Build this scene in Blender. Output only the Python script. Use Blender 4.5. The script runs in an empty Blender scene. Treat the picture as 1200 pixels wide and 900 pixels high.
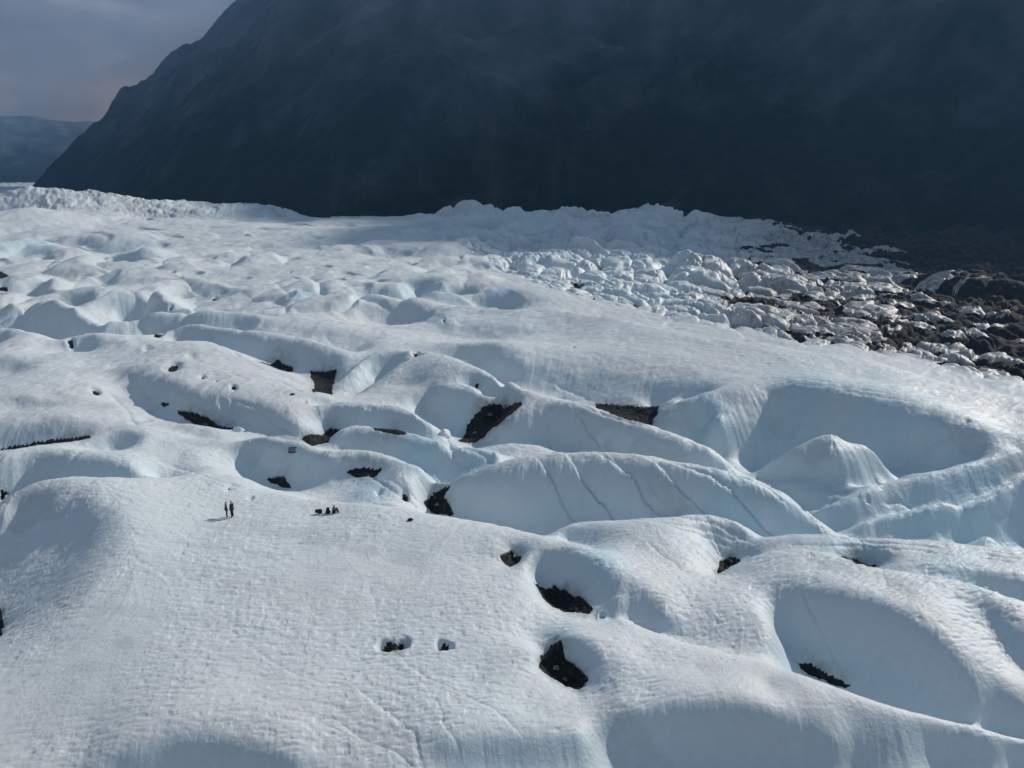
import bpy, bmesh, math, random
import numpy as np
from mathutils import Vector, Matrix, noise as mnoise

rng = np.random.default_rng(7)
random.seed(7)
scene = bpy.context.scene
COL = scene.collection

# ---------------------------------------------------------------- camera model
H = 36.0
PITCH = math.radians(15.2)
F = 900.0
cp, sp = math.cos(PITCH), math.sin(PITCH)


def ray(u, v):
    dx = np.asarray(u, float) - 600.0
    b = 450.0 - np.asarray(v, float)
    dy = F * cp + b * sp
    dz = -F * sp + b * cp
    return dx, dy, dz


def tan_down(u, v):
    dx, dy, dz = ray(u, v)
    return -dz / np.hypot(dx, dy)


def plan_z(u, v, z):
    """world (theta, ln d) of the photo point u, v when it lies at height z"""
    dx, dy, dz = ray(u, v)
    t = (H - z) / (-dz)
    x, y = dx * t, dy * t
    return np.arctan2(x, y), np.log(np.hypot(x, y)), z


def plan_d(u, v, d):
    dx, dy, dz = ray(u, v)
    hr = np.hypot(dx, dy)
    return np.arctan2(dx, dy), math.log(d), H + dz / hr * d


# ---------------------------------------------------------------- control points of the ice surface
PT = []          # theta, lnd, z
HID = []         # ground behind a crest


def densify(pts, step=13.0):
    out = []
    for a, b in zip(pts[:-1], pts[1:]):
        n = max(1, int(round(math.hypot(b[0] - a[0], b[1] - a[1]) / step)))
        for k in range(n):
            t = k / n
            out.append(tuple(a[i] + (b[i] - a[i]) * t for i in range(len(a))))
    out.append(tuple(pts[-1]))
    return out


def line(pts, step=13.0):
    for (u, v, z) in densify(pts, step):
        PT.append(plan_z(u, v, z))


def spots(pts):
    for (u, v, z) in pts:
        PT.append(plan_z(u, v, z))


def crest(pts, drop=0.0, back=0.0, step=13.0):
    for (u, v, z) in densify(pts, step):
        th, ld, zz = plan_z(u, v, z)
        PT.append((th, ld, zz))
        if drop:
            HID.append((th, math.log(math.exp(ld) + back), zz - drop))


def along(poly, t):
    L = [0.0]
    for a, b in zip(poly[:-1], poly[1:]):
        L.append(L[-1] + math.hypot(b[0] - a[0], b[1] - a[1]))
    s = t * L[-1]
    for i in range(len(poly) - 1):
        if s <= L[i + 1] + 1e-9:
            k = (s - L[i]) / max(1e-9, L[i + 1] - L[i])
            return tuple(poly[i][j] + (poly[i + 1][j] - poly[i][j]) * k for j in range(len(poly[i])))
    return poly[-1]


FOOT = {}


def face(cr, ft, slope, drop=0.0, back=0.0, name=None, bulge=0.0, step=13.0):
    """a slope from the crest line cr (u, v, z) down to the foot line ft (u, v)"""
    crest(cr, drop, back, step)
    n = max(2, int(sum(math.hypot(b[0] - a[0], b[1] - a[1]) for a, b in zip(ft[:-1], ft[1:])) / step))
    if cr[0][1] > 630: slope *= .86
    ts = math.tan(math.radians(slope))
    for k in range(n + 1):
        t = k / n
        u1, v1, z1 = along(cr, t)
        u2, v2 = along(ft, t)
        t1 = float(tan_down(u1, v1)); t2 = float(tan_down(u2, v2))
        d1 = (H - z1) / t1
        z2 = (H / t2 - d1 + z1 / ts) / (1 / t2 + 1 / ts)
        th, ld, zz = plan_z(u2, v2, z2)
        PT.append((float(th), float(ld), float(zz)))
        if abs(v2 - v1) > 20:
            um, vm = (u1 + u2) / 2, (v1 + v2) / 2
            dm = (d1 + math.exp(ld)) / 2 - (d1 - math.exp(ld)) * ((.11 if ft[0][1] < 625 else -.05) if not bulge else bulge)
            th, ld, zz = plan_d(um, vm, dm)
            PT.append((float(th), ld, float(zz)))


def far(pts, drop=0.0, back=0.0, step=13.0):
    for (u, v, d) in densify(pts, step):
        th, ld, z = plan_d(u, v, d)
        PT.append((float(th), ld, float(z)))
        if drop:
            HID.append((float(th), math.log(d + back), float(z) - drop))


# ---- far edge of the ice against the mountain
far([(28, 226, 760), (60, 226, 745), (95, 224, 735), (112, 225, 735), (140, 229, 730), (180, 234, 730), (215, 236, 725),
     (250, 238, 720), (300, 238, 715), (335, 245, 715), (362, 255, 700)], 14, 60)
far([(30, 243, 620), (90, 250, 640), (150, 254, 650), (220, 256, 655), (300, 257, 660), (355, 257, 665)])
far([(365, 256, 690), (390, 254, 680), (430, 253, 670), (470, 256, 660), (490, 254, 640), (515, 252, 630), (540, 251, 620),
     (570, 249, 610), (600, 246, 600), (640, 246, 590), (662, 250, 580)], 9, 60)
far([(676, 250, 575), (690, 247, 570), (715, 248, 565), (735, 253, 560)], 9, 50)
far([(742, 250, 560), (770, 243, 560), (795, 246, 560), (820, 252, 560), (850, 254, 555), (880, 255, 550), (920, 262, 540),
     (960, 268, 530)], 9, 50)
for d in (1000, 1500, 2400, 4000, 5200):
    for th in (-0.75, -0.6, -0.5, -0.4, -0.3, -0.1, 0.1, 0.3, 0.5, 0.75):
        PT.append((th, math.log(d), 0.0 if th < -0.45 else -4.0))
spots([(5, 232, 0), (5, 248, 0), (60, 258, 0), (180, 262, 0), (300, 264, 1), (420, 266, 1), (5, 262, 1), (120, 268, 1.5),
       (250, 275, 2), (380, 278, 1.5), (300, 290, 1.5), (420, 296, 2), (330, 310, 1.5), (220, 300, 1.5), (250, 318, 1.5),
       (190, 305, 2), (200, 330, 1), (480, 305, 1.5), (390, 312, 1.5), (470, 322, 1.5), (300, 330, 1), (560, 320, 1),
       (180, 320, 1.5), (260, 340, .5)])
# shade folds of the far snow field
face([(330, 272, 3), (390, 270, 3.5), (440, 272, 3.5), (500, 274, 3)], [(340, 277), (390, 281), (440, 284), (500, 282)], 9)
face([(420, 297, 2.5), (445, 290, 3), (480, 293, 2.8)], [(420, 299), (440, 299), (480, 298)], 14)
face([(505, 305, 2.6), (545, 304, 3), (580, 306, 2.6)], [(520, 310), (550, 315), (590, 313)], 14)
face([(520, 289, 4.5), (570, 282, 5), (620, 280, 5)], [(530, 297), (580, 292), (620, 292)], 10)
# rough field behind the whale back, gently falling towards the right
spots([(560, 270, 3), (620, 262, 4), (700, 262, 4), (780, 268, 3), (860, 275, 2), (620, 290, 2), (700, 300, 2), (780, 300, 1),
       (860, 300, 0), (940, 290, 0), (620, 325, 1), (700, 330, 1), (800, 340, -1), (900, 330, -1), (1000, 300, -2),
       (1000, 340, -2), (1100, 320, -3), (1180, 320, -3), (700, 352, 0), (800, 370, -1.5), (900, 385, -2), (1000, 380, -2),
       (1100, 370, -3), (1190, 370, -3), (1000, 408, -2.5), (1100, 410, -3), (1190, 420, -3), (1190, 446, -3),
       (1100, 300, -3), (1190, 280, -4)])

# ---- mounds at far left
face([(78, 276, 4), (100, 275, 4.5), (130, 276, 4.2), (155, 279, 3)], [(85, 289), (105, 299), (122, 303), (150, 291)], 25)
face([(0, 272, 3), (10, 269, 4), (20, 272, 3)], [(0, 276), (10, 276), (20, 276)], 35)
face([(56, 274, 3), (62, 271, 4), (70, 276, 3)], [(58, 281), (64, 283), (70, 283)], 40)
face([(12, 292, 3.6), (30, 288, 4.2), (40, 290, 4), (61, 289, 4.2)], [(24, 299), (40, 304), (47, 304), (58, 296)], 60)
crest([(45, 280, 5), (75, 287, 4.6), (100, 296, 3.6), (122, 306, 2)], 3, 14)
face([(131, 303, 2), (145, 297, 3), (160, 297, 3.2), (164, 302, 3)], [(137, 318), (141, 319), (150, 313), (160, 305)], 55)
face([(88, 330, 0), (105, 320, 1.6), (120, 317, 2.2), (135, 321, 1.3)], [(93, 337), (105, 339), (118, 338), (135, 332)], 27, 2, 12)
crest([(55, 300, 2.8), (70, 296, 3.2), (85, 303, 2.4)], 0)
face([(8, 348, -1.5), (20, 330, 1.2), (40, 319, 3), (55, 325, 2.4), (72, 337, .8)], [(12, 350), (30, 351), (45, 351), (60, 350), (75, 343)], 32, 3, 10)
face([(60, 345, 0), (85, 340, .7), (105, 342, .8), (125, 352, -.6)], [(65, 354), (85, 356), (105, 357), (122, 358)], 30)
face([(113, 366, -2.5), (135, 350, .5), (153, 339, 2.6), (165, 340, 2.8), (180, 348, 2)],
     [(118, 372), (135, 374), (152, 377), (165, 376), (176, 372)], 38, 3, 10)
crest([(180, 348, 2), (215, 360, 1.2), (250, 368, .8)], 2.5, 10)
face([(188, 330, 1.6), (215, 324, 2.6), (250, 330, 2.2), (290, 342, 1)], [(190, 338), (215, 345), (245, 352), (280, 356)], 14, 2, 14)
face([(175, 325, 1.5), (200, 324, 1.8), (220, 324, 1.8)], [(178, 332), (200, 334), (220, 329)], 25)
face([(15, 376, -1.5), (30, 365, .8), (50, 356, 2.6), (72, 354, 3.2), (90, 360, 2.6), (110, 373, 1), (124, 387, -.8)],
     [(18, 385), (38, 392), (58, 398), (80, 401), (100, 398), (118, 393), (124, 390)], 46, 4, 8)
face([(0, 352, 1), (15, 356, .8), (28, 363, -.6)], [(0, 372), (12, 372), (25, 366)], 30, 2, 8)
face([(130, 396, -2.5), (145, 382, -.3), (165, 375, .8), (200, 372, 1.4), (250, 369, 2), (285, 367, 2.2), (305, 372, 1.6)],
     [(133, 397), (160, 395), (200, 392), (230, 389), (262, 387), (285, 384), (303, 379)], 42, 3, 9)
face([(336, 352, .8), (345, 339, 1.8), (375, 338, 1.8), (384, 342, 1.6)], [(345, 342), (362, 354), (368, 356), (380, 346)], 35)
face([(355, 349, 1.8), (350, 346, 1.8), (380, 343, 2)], [(355, 350), (365, 352), (380, 346)], 20)

# ---- centre far: the two blue notches and the shaded lens
face([(400, 334, 2), (430, 338, 2), (470, 338, 2), (490, 330, 2.6), (505, 333, 2.6), (512, 345, 2)],
     [(408, 343), (430, 346), (468, 349), (488, 352), (505, 354), (513, 353)], 55)
face([(513, 337, 2.4), (535, 335, 2.4), (547, 342, 2), (549, 350, 1.4)], [(515, 352), (528, 356), (542, 357), (548, 353)], 55)
face([(543, 352, .8), (560, 346, 1.6), (590, 345, 1.8), (612, 350, 1.6)], [(545, 358), (560, 360), (590, 363), (612, 358)], 45)
crest([(396, 350, 1.8), (400, 345, 2), (430, 348, 1.8), (470, 352, 1.8), (510, 356, 1.6), (550, 359, 1.6), (600, 364, 1.8),
       (650, 366, 2)], 2, 9)
face([(405, 353, 1.6), (430, 350, 1.8), (470, 353, 1.8), (505, 358, 1.6), (518, 364, 1)],
     [(412, 360), (440, 372), (470, 377), (495, 376), (510, 370)], 30)
face([(520, 368, 1.5), (560, 366, 1.8), (620, 372, 2), (680, 378, 2)], [(505, 388), (545, 396), (600, 394), (650, 390)], 15)
spots([(400, 375, .5), (450, 388, .3), (380, 360, .6), (330, 368, .6), (440, 400, .5), (560, 402, 1), (650, 402, 1.6), (320, 350, 1),
       (720, 398, 2.6), (350, 380, .6)])
face([(372, 386, .9), (395, 386, 1), (420, 388, .6)], [(380, 394), (400, 396), (420, 393)], 20)

# ---- the long whale back that closes the valley
crest([(600, 366, 2.4), (660, 364, 3), (720, 373, 3.2), (760, 382, 3.4), (830, 394, 3.5), (900, 404, 3.5), (960, 414, 3.2),
       (1020, 422, 2.8), (1060, 434, 2.2), (1100, 447, 1.6), (1150, 458, 1.2), (1200, 466, 1), (1300, 480, 1)], 4.5, 9)
face([(520, 404, 1.4), (600, 409, 2.4), (700, 410, 2.6), (760, 416, 2.6), (820, 424, 2.4), (868, 438, 2.2)],
     [(560, 432), (620, 456), (680, 470), (720, 474), (768, 475), (790, 468)], 23)
spots([(740, 484, -3.9), (720, 480, -3.9), (755, 492, -4), (770, 480, -3.8), (735, 490, -4)])
spots([(900, 428, 2.8), (1000, 443, 2.6), (1100, 465, 2), (1180, 480, 1.2), (1180, 500, .8), (820, 408, 3)])

# ---- the bowl
crest([(762, 496, -3), (775, 483, -1.2), (800, 469, .5), (840, 455, 1.8), (870, 444, 2.3), (905, 447, 2.6)], 0)
for (u, v, z) in densify([(762, 496, -3), (775, 483, -1.2), (800, 469, .5), (830, 458, 1.5)]):
    th, ld, zz = plan_z(u, v, z)
    HID.append((th, math.log(math.exp(ld) + 4), min(zz - 2.0, -2.5)))
line([(775, 505, -3.8), (810, 520, -5), (845, 535, -6), (868, 548, -6.6)])
line([(850, 470, .6), (836, 490, -1), (838, 508, -2.8)])
line([(800, 490, -2), (825, 505, -3.4)])
line([(900, 470, .6), (880, 500, -2.4), (866, 525, -5)])
face([(915, 450, 2.8), (955, 456, 3), (1000, 462, 3), (1060, 474, 2.8), (1110, 486, 2.5), (1133, 493, 2.2)],
     [(888, 550), (905, 552), (940, 552), (1000, 553), (1035, 556), (1052, 551)], 43, bulge=-.06)
crest([(890, 553, -5), (905, 538, -3), (930, 525, -1.2), (955, 513, .1), (975, 510, .4), (990, 518, -.2), (1010, 520, -.3),
       (1025, 528, -1.2), (1040, 545, -3.2), (1050, 554, -4.6)], 3.5, 2.5)
line([(895, 557, -5.2), (925, 561, -4.3), (950, 564, -4.1), (985, 567, -4.1), (1010, 568, -4.3), (1042, 558, -5)])
line([(935, 540, -2.1), (960, 534, -1.3)], 9)
line([(968, 545, -1.9), (980, 532, -.6), (996, 526, -.35)], 8)
line([(985, 548, -2.2), (1008, 545, -2.1), (1030, 549, -3.2)], 9)
line([(1133, 495, 2), (1110, 515, .2), (1085, 533, -2.6), (1058, 550, -5.2)])
crest([(1078, 548, -4.4), (1100, 535, -2.4), (1130, 520, -.3), (1150, 515, .5), (1180, 516, .6), (1200, 518, .6), (1300, 530, .4)], 0)
spots([(1142, 498, 2), (1162, 502, 1.7), (1195, 507, 1.3), (1230, 510, 1.2), (1152, 508, 1.1)])
face([(955, 609, -6.5), (965, 596, -5), (990, 581, -3.8), (1020, 569, -3), (1060, 558, -2.4), (1100, 550, -1.6), (1150, 537, -.8), (1205, 529, -.2)],
     [(960, 613), (990, 608), (1030, 602), (1060, 597), (1100, 589), (1140, 585), (1165, 577), (1205, 552)], 42, 1.6, 3)
face([(985, 624, -6), (1010, 610, -4.8), (1040, 604, -4.2), (1070, 598, -3.6), (1106, 588, -2.8), (1125, 593, -3.4), (1150, 586, -2.8),
      (1180, 566, -1.4), (1205, 552, -.6)],
     [(1000, 630), (1040, 632), (1080, 634), (1110, 636), (1135, 638), (1160, 638), (1185, 638), (1205, 640)], 48, 1.5, 2.5)
face([(918, 562, -4.2), (945, 561, -3.6), (970, 560, -3.5), (1000, 569, -3.9)], [(935, 590), (950, 598), (958, 600), (972, 592)], 38, 1.2, 3)
crest([(1144, 637, -5), (1157, 626, -4.2), (1168, 637, -5)], 1, 2, step=6)

# ---- big left ridges
crest([(0, 384, 2.4), (25, 386, 2.2), (50, 394, 1.8), (68, 403, 1.2), (95, 416, .6), (130, 432, .2), (150, 447, -.4), (168, 460, -1),
       (185, 473, -1.8), (205, 484, -2.2), (235, 497, -2.4), (270, 505, -2.4), (300, 510, -2.2)], 0)
for (u, v, z) in densify([(0, 384, 2.4), (25, 386, 2.2), (50, 394, 1.8)]):
    th, ld, zz = plan_z(u, v, z)
    HID.append((th, math.log(math.exp(ld) + 9), zz - 3.5))
face([(0, 421, 1.4), (20, 420, 1.4), (37, 427, 1.2)], [(0, 434), (20, 435), (35, 431)], 45)
face([(0, 388, 2), (6, 391, 2), (9, 398, 1.6)], [(0, 405), (4, 404), (8, 400)], 40)
face([(62, 413, .2), (75, 400, 1.6), (90, 392, 2.4), (112, 394, 2.4)], [(66, 417), (82, 420), (96, 420), (113, 408)], 40, 2, 8)
face([(128, 425, 1.4), (150, 434, 1.2), (172, 447, 1), (200, 457, 1), (230, 461, 1.1), (262, 465, 1), (300, 471, .8), (325, 479, .5),
      (348, 495, -.6), (364, 508, -2)],
     [(133, 433), (152, 447), (174, 462), (196, 475), (216, 487), (240, 496), (270, 502), (300, 505), (330, 509), (358, 516)], 46)
spots([(150, 400, 2), (200, 410, 1.8), (250, 425, 1.6), (300, 440, 1.4), (350, 458, 1), (180, 435, 1.6), (240, 445, 1.5), (320, 462, 1),
       (200, 400, 1.8)])
line([(240, 396, 1), (270, 408, .5), (300, 419, -.4), (320, 431, -1.4), (345, 441, -2), (360, 452, -1), (380, 466, .2)])
face([(22, 465, .9), (45, 467, .8), (72, 471, .6)], [(22, 474), (45, 474), (68, 473)], 35)
face([(55, 461, .8), (75, 461, .8), (95, 468, .6)], [(55, 463), (72, 466), (92, 469)], 30)
spots([(60, 440, 1), (110, 450, .6), (140, 475, 0), (30, 485, .6), (170, 495, -.6), (180, 520, -.4), (210, 510, -.8), (230, 530, -.5),
       (100, 480, .4)])
face([(0, 501, .2), (30, 496, .6), (60, 491, 1), (82, 490, 1), (105, 496, .4), (126, 506, -.4)],
     [(0, 527), (30, 523), (60, 518), (85, 514), (103, 512), (112, 510)], 42)
crest([(0, 531, -1.4), (30, 526, -1.2), (60, 521, -1), (100, 515, -.6)], 0)
face([(92, 522, -.2), (115, 510, .4), (140, 504, .7), (160, 506, .6), (171, 513, .3)], [(100, 526), (120, 527), (135, 526), (150, 522), (168, 515)], 42)
face([(0, 537, .2), (40, 528, .6), (70, 529, .8), (110, 536, .6), (150, 547, .2), (186, 559, -.2)],
     [(0, 588), (25, 574), (70, 563), (110, 562), (150, 562), (186, 561)], 42)
face([(200, 497, -1), (225, 500, -1), (255, 508, -1.1)], [(200, 502), (230, 512), (250, 513)], 25)

# ---- centre: shell, fins, domes and the gravel gaps
face([(200, 388, 1), (215, 383, 1.8), (240, 382, 2.4), (270, 386, 2.5), (300, 390, 2.5), (330, 392, 2.4), (360, 398, 2), (390, 405, 1.2), (403, 415, .2)],
     [(205, 394), (225, 401), (260, 412), (300, 421), (325, 424), (345, 432), (368, 434), (385, 433), (398, 428)], 36, 3, 9)
spots([(370, 440, -3.4), (385, 440, -3.4), (380, 455, -3.2), (370, 458, -3)])
face([(398, 452, -2.6), (412, 432, -.4), (432, 416, 1), (452, 409, 1.8), (470, 408, 2), (482, 415, 1.6)],
     [(400, 458), (409, 462), (420, 460), (440, 447), (458, 434), (476, 420)], 44, 1.5, 5)
crest([(412, 465, -2.6), (440, 447, -.4), (465, 428, 1.4), (490, 418, 2.2), (508, 413, 2.6)], 1.6, 4)
face([(485, 408, 2.2), (495, 408, 2.3), (500, 411, 2.3)], [(486, 416), (490, 417), (498, 413)], 50)
crest([(508, 413, 2.6), (540, 421, 2.8), (580, 439, 2.4), (620, 457, 1.8), (650, 468, 1.2), (690, 478, .4), (704, 485, -.4)], 3, 6)
face([(470, 441, .6), (480, 439, .8), (500, 442, 1), (520, 449, 1)], [(470, 450), (485, 452), (500, 454), (518, 456)], 25)
face([(480, 462, -.6), (497, 452, .2), (520, 450, .7), (545, 454, .8), (565, 460, .5), (580, 470, -.4)],
     [(485, 478), (505, 486), (525, 497), (540, 500), (552, 490), (572, 476)], 44)
face([(555, 440, 1.8), (565, 441, 1.8), (574, 444, 1.8)], [(553, 452), (558, 455), (566, 452)], 45)
spots([(555, 500, -4.2), (575, 485, -4), (595, 476, -3.8), (560, 512, -4.2), (580, 496, -4)])
face([(380, 476, .2), (410, 472, .8), (440, 474, .8), (465, 477, .6), (486, 485, 0), (502, 500, -1.2)],
     [(386, 500), (410, 501), (440, 501), (470, 507), (490, 512), (504, 514)], 46, 1.5, 4)
spots([(370, 514, -3), (385, 510, -3.2)])
face([(384, 520, -1.6), (395, 507, -.4), (410, 501, .2), (440, 502, .3), (480, 510, .2), (512, 516, 0), (545, 522, -.4), (585, 532, -1)],
     [(388, 524), (410, 524), (450, 534), (490, 546), (515, 548), (535, 546), (560, 543), (585, 540)], 38, 1.5, 4)
line([(402, 525, -.8), (440, 532, -1), (470, 540, -1.4)])
face([(289, 516, -.4), (310, 514, .3), (340, 519, .5), (370, 526, .4), (386, 536, -.2)],
     [(300, 545), (313, 560), (340, 564), (368, 558), (390, 552)], 42, 1.5, 4)
crest([(386, 528, .2), (410, 531, .2), (440, 534, 0), (470, 540, -.4), (500, 549, -1), (525, 565, -2.6)], 0)
face([(403, 537, -.2), (430, 535, 0), (450, 537, -.2), (462, 543, -.6)], [(405, 549), (425, 550), (445, 549), (460, 546)], 52)
face([(450, 566, -1.8), (470, 553, -.8), (490, 552, -1)], [(440, 572), (455, 580), (475, 582)], 25)
line([(310, 573, -1.2), (340, 580, -1), (370, 586, -.8), (400, 588, -.6)])
spots([(250, 545, -.2), (280, 560, -.2), (230, 570, .5), (430, 575, -2), (460, 590, -2), (480, 598, -2.4)])
spots([(510, 582, -5), (505, 592, -5), (520, 598, -5.2), (518, 575, -4.8)])
face([(562, 516, -3.8), (575, 500, -1.8), (600, 481, .3), (630, 467, 1.6), (645, 466, 1.8), (680, 473, 1.8), (720, 485, 1.6), (760, 500, 1.1),
      (800, 515, .5), (830, 530, -.4), (852, 546, -2)],
     [(566, 520), (590, 524), (620, 527), (650, 528), (690, 531), (730, 536), (770, 541), (810, 547), (840, 552)], 40, 4, 8)
crest([(530, 538, -2.6), (560, 527, -2), (600, 521, -1.8), (630, 523, -1.9), (655, 531, -2.3)], 1, 3)
face([(520, 594, -4.6), (528, 577, -2.8), (548, 561, -1), (580, 545, .6), (610, 536, 1.4), (640, 531, 1.9), (680, 528, 2.2), (720, 530, 2.3),
      (760, 534, 2.2), (800, 541, 1.8), (840, 549, 1.3), (880, 560, .6), (920, 579, -.8), (948, 604, -2.8), (965, 622, -4)],
     [(536, 605), (560, 611), (595, 616), (630, 622), (655, 622), (690, 614), (730, 609), (770, 607), (810, 605), (845, 607), (875, 616),
      (895, 626), (925, 626), (945, 624), (965, 624)], 42, 4.5, 7)

# ---- front platform and its back edge
crest([(355, 594, -.2), (420, 590, 0), (470, 596, 0), (520, 606, 0), (560, 612, .1), (600, 620, .2), (640, 629, .3), (690, 641, .4)], 2.5, 5)
crest([(645, 627, -1.4), (665, 617, -.9), (700, 611, -.6), (750, 607, -.4), (800, 604, -.3), (830, 603, -.4), (860, 611, -1), (880, 621, -1.8),
       (892, 630, -2.6)], 3.5, 6)
line([(690, 645, -1), (730, 640, -.8), (780, 630, -.6), (830, 640, -1.6), (800, 660, -1.4), (760, 655, -.8)])
crest([(0, 597, .4), (20, 577, 1.4), (45, 564, 2), (80, 559, 2.4), (130, 560, 2.2), (186, 561, 1.4)], 4, 8)
line([(186, 562, 1.3), (215, 575, .8), (240, 590, .3), (260, 606, 0)])
spots([(270, 606, 0), (275, 606, 0), (380, 601, 0), (390, 601, 0), (320, 600, 0), (300, 586, -.1), (200, 600, .9), (210, 640, .4), (130, 585, 2)])
line([(90, 575, 2.2), (128, 592, 1.9), (145, 620, 1.3), (140, 655, .8), (115, 685, .3), (75, 718, -.5), (35, 745, -1.2), (0, 768, -1.6), (-60, 800, -2)])
line([(60, 590, 1.2), (80, 620, -.3), (85, 650, -1), (60, 685, -1.9), (25, 715, -3), (0, 735, -4)])
line([(20, 595, .2), (30, 630, -1.8), (20, 670, -3), (0, 705, -4.4)])
spots([(-60, 640, -5.5), (-60, 700, -6), (-60, 760, -4)])
spots([(300, 700, -.2), (300, 800, -.7), (450, 650, 0), (450, 720, -.4), (400, 780, -.7), (550, 800, -1.2), (100, 800, -1.1), (100, 865, -1.4),
       (540, 700, -.1), (0, 860, -2), (200, 750, -.5), (500, 840, -1.3), (380, 850, -1.2), (560, 650, .1), (200, 690, 0), (350, 650, 0),
       (620, 760, -1.2), (620, 830, -1.7), (600, 720, -.8)])
# pits of the platform and the ridges right of it
face([(590, 645, .2), (600, 636, .3), (612, 636, .4), (618, 645, .2)], [(589, 652), (598, 654), (606, 652), (613, 650)], 52)
face([(613, 660, 0), (630, 643, .5), (655, 643, .6), (690, 653, .6), (718, 668, .4), (732, 690, -.4), (726, 706, -1)],
     [(624, 680), (638, 684), (652, 688), (670, 697), (688, 708), (700, 717), (706, 722)], 50)
line([(600, 668, -.3), (620, 690, -.8), (636, 708, -1.4), (660, 722, -1.9), (700, 726, -2.2), (730, 728, -2)])
spots([(650, 703, -3.2), (668, 712, -3.2), (635, 692, -2.8), (590, 662, -.5), (600, 664, -.8)])
spots([(760, 690, -.2), (800, 700, -.9), (850, 720, -1.4), (900, 750, -2.2), (780, 720, -1.1), (860, 690, -1), (880, 735, -1.8), (740, 665, .1),
       (820, 680, -1.1)])
crest([(730, 725, -1.5), (760, 739, -1.6), (800, 753, -1.7), (850, 766, -1.8), (900, 779, -1.9)], .7, 1.2)
crest([(930, 788, -2), (960, 798, -2), (1000, 812, -2.1), (1030, 823, -2.2), (1060, 832, -2.3), (1100, 841, -2.5), (1150, 855, -2.8), (1205, 871, -3.2)], 2.4, 2.4)
face([(648, 752, -.9), (660, 745, -.7), (685, 753, -.7), (705, 768, -.9), (716, 786, -1.4)], [(650, 757), (660, 768), (675, 782), (688, 793), (693, 803)], 52)
spots([(645, 770, -2.8), (660, 785, -3), (675, 800, -3.1), (640, 778, -2.6)])
line([(626, 765, -1.3), (628, 785, -1.7), (648, 800, -2.2), (676, 815, -2.5), (700, 812, -2.2)])
spots([(760, 770, -1.3), (820, 785, -1.4), (900, 805, -1.9), (1000, 840, -2.6), (720, 800, -1.6), (760, 810, -1.5)])
face([(712, 852, -2.6), (740, 838, -2), (770, 830, -1.7), (810, 826, -1.6), (850, 826, -1.7), (890, 832, -2), (920, 845, -2.6), (945, 872, -3.8)],
     [(722, 905), (760, 912), (800, 916), (850, 916), (890, 914), (915, 908), (938, 896)], 56)
spots([(980, 870, -3.4), (1060, 870, -3.4), (1140, 885, -4), (1000, 900, -4.8), (1100, 900, -4.8), (1200, 905, -5)])
face([(120, 893, -1.5), (200, 881, -1.5), (270, 885, -1.6), (345, 895, -1.8)], [(130, 912), (200, 918), (270, 918), (345, 914)], 58)
face([(520, 872, -1.8), (570, 866, -1.8), (620, 866, -2), (680, 862, -2.2)], [(530, 914), (580, 916), (630, 916), (690, 912)], 46)
# right hand ridges
crest([(838, 673, -2.8), (855, 662, -2), (880, 652, -1), (905, 645, -.3), (935, 641, 0), (970, 648, .2), (1000, 657, .3), (1030, 665, .4), (1070, 671, .5),
       (1110, 678, .5), (1150, 688, .4), (1205, 706, .2)], 1.8, 3)
crest([(838, 641, -2.9), (870, 633, -2.4), (900, 628, -2), (930, 625, -1.6), (960, 626, -1.4), (1000, 629, -1.3), (1050, 631, -1.3), (1100, 634, -1.3),
       (1150, 639, -1.3), (1205, 645, -1.3)], 4, 5)
face([(838, 643, -3), (860, 637, -2.5), (895, 634, -2.1)], [(845, 653), (862, 655), (880, 650)], 45)
spots([(852, 660, -4), (846, 668, -4)])
face([(978, 642, -1.5), (1000, 637, -1.4), (1020, 638, -1.4), (1036, 646, -1.5)], [(985, 652), (1003, 656), (1020, 660), (1030, 659)], 55)
face([(1060, 662, -1), (1100, 664, -.8), (1140, 668, -.8), (1205, 680, -.8)], [(1080, 670), (1110, 677), (1150, 687), (1205, 704)], 46)
spots([(1080, 650, -1.2), (1160, 658, -1.1), (940, 634, -1.4)])
face([(925, 700, -1.2), (945, 695, -.4), (970, 695, .1), (1000, 699, .3), (1030, 708, .3), (1070, 730, 0), (1100, 756, -.7), (1125, 785, -1.6), (1145, 820, -2.7)],
     [(915, 762), (938, 780), (965, 797), (1000, 812), (1040, 824), (1080, 834), (1110, 841), (1130, 846), (1148, 850)], 52)
spots([(960, 665, .2), (1040, 685, .5), (1110, 710, .3), (900, 675, -.5)])
line([(890, 705, -1.4), (905, 730, -2.2), (915, 752, -3)])
face([(1148, 697, .4), (1165, 712, .1), (1188, 742, -.6), (1205, 768, -1.2)], [(1148, 703), (1168, 735), (1190, 765), (1205, 785)], 45)
spots([(1150, 760, -1), (1170, 800, -2), (1200, 830, -2.8), (1130, 740, -.4)])
# beyond the frame
for th in (-0.95, -0.8, 0.8, 0.95):
    for d in (25, 45, 80, 140, 250, 450):
        PT.append((th, math.log(d), -1.0 if d < 300 else -2))
for th in (-0.5, -0.25, 0, .25, .5):
    for d in (18, 27, 34):
        PT.append((th, math.log(d), -3.5 - 2 * (th > 0)))

P = np.array([(float(a), float(b), float(c)) for a, b, c in PT])
for h in HID:        # hidden ground gives way to what can be seen
    dd = np.hypot(P[:, 0] - h[0], P[:, 1] - h[1]) * math.exp(h[1])
    if not np.any(np.abs(P[:, 2] - h[2]) / np.maximum(dd, .4) > 1.7):
        PT.append(h)
P = np.array([(float(a), float(b), float(c)) for a, b, c in PT])
# merge points that fall on top of each other
key = np.round(P[:, :2] / 0.004).astype(int)
_, inv = np.unique(key, axis=0, return_inverse=True)
inv = inv.ravel()
cnt = np.bincount(inv)
P = np.stack([np.bincount(inv, P[:, k]) / cnt for k in range(3)], 1)

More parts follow.
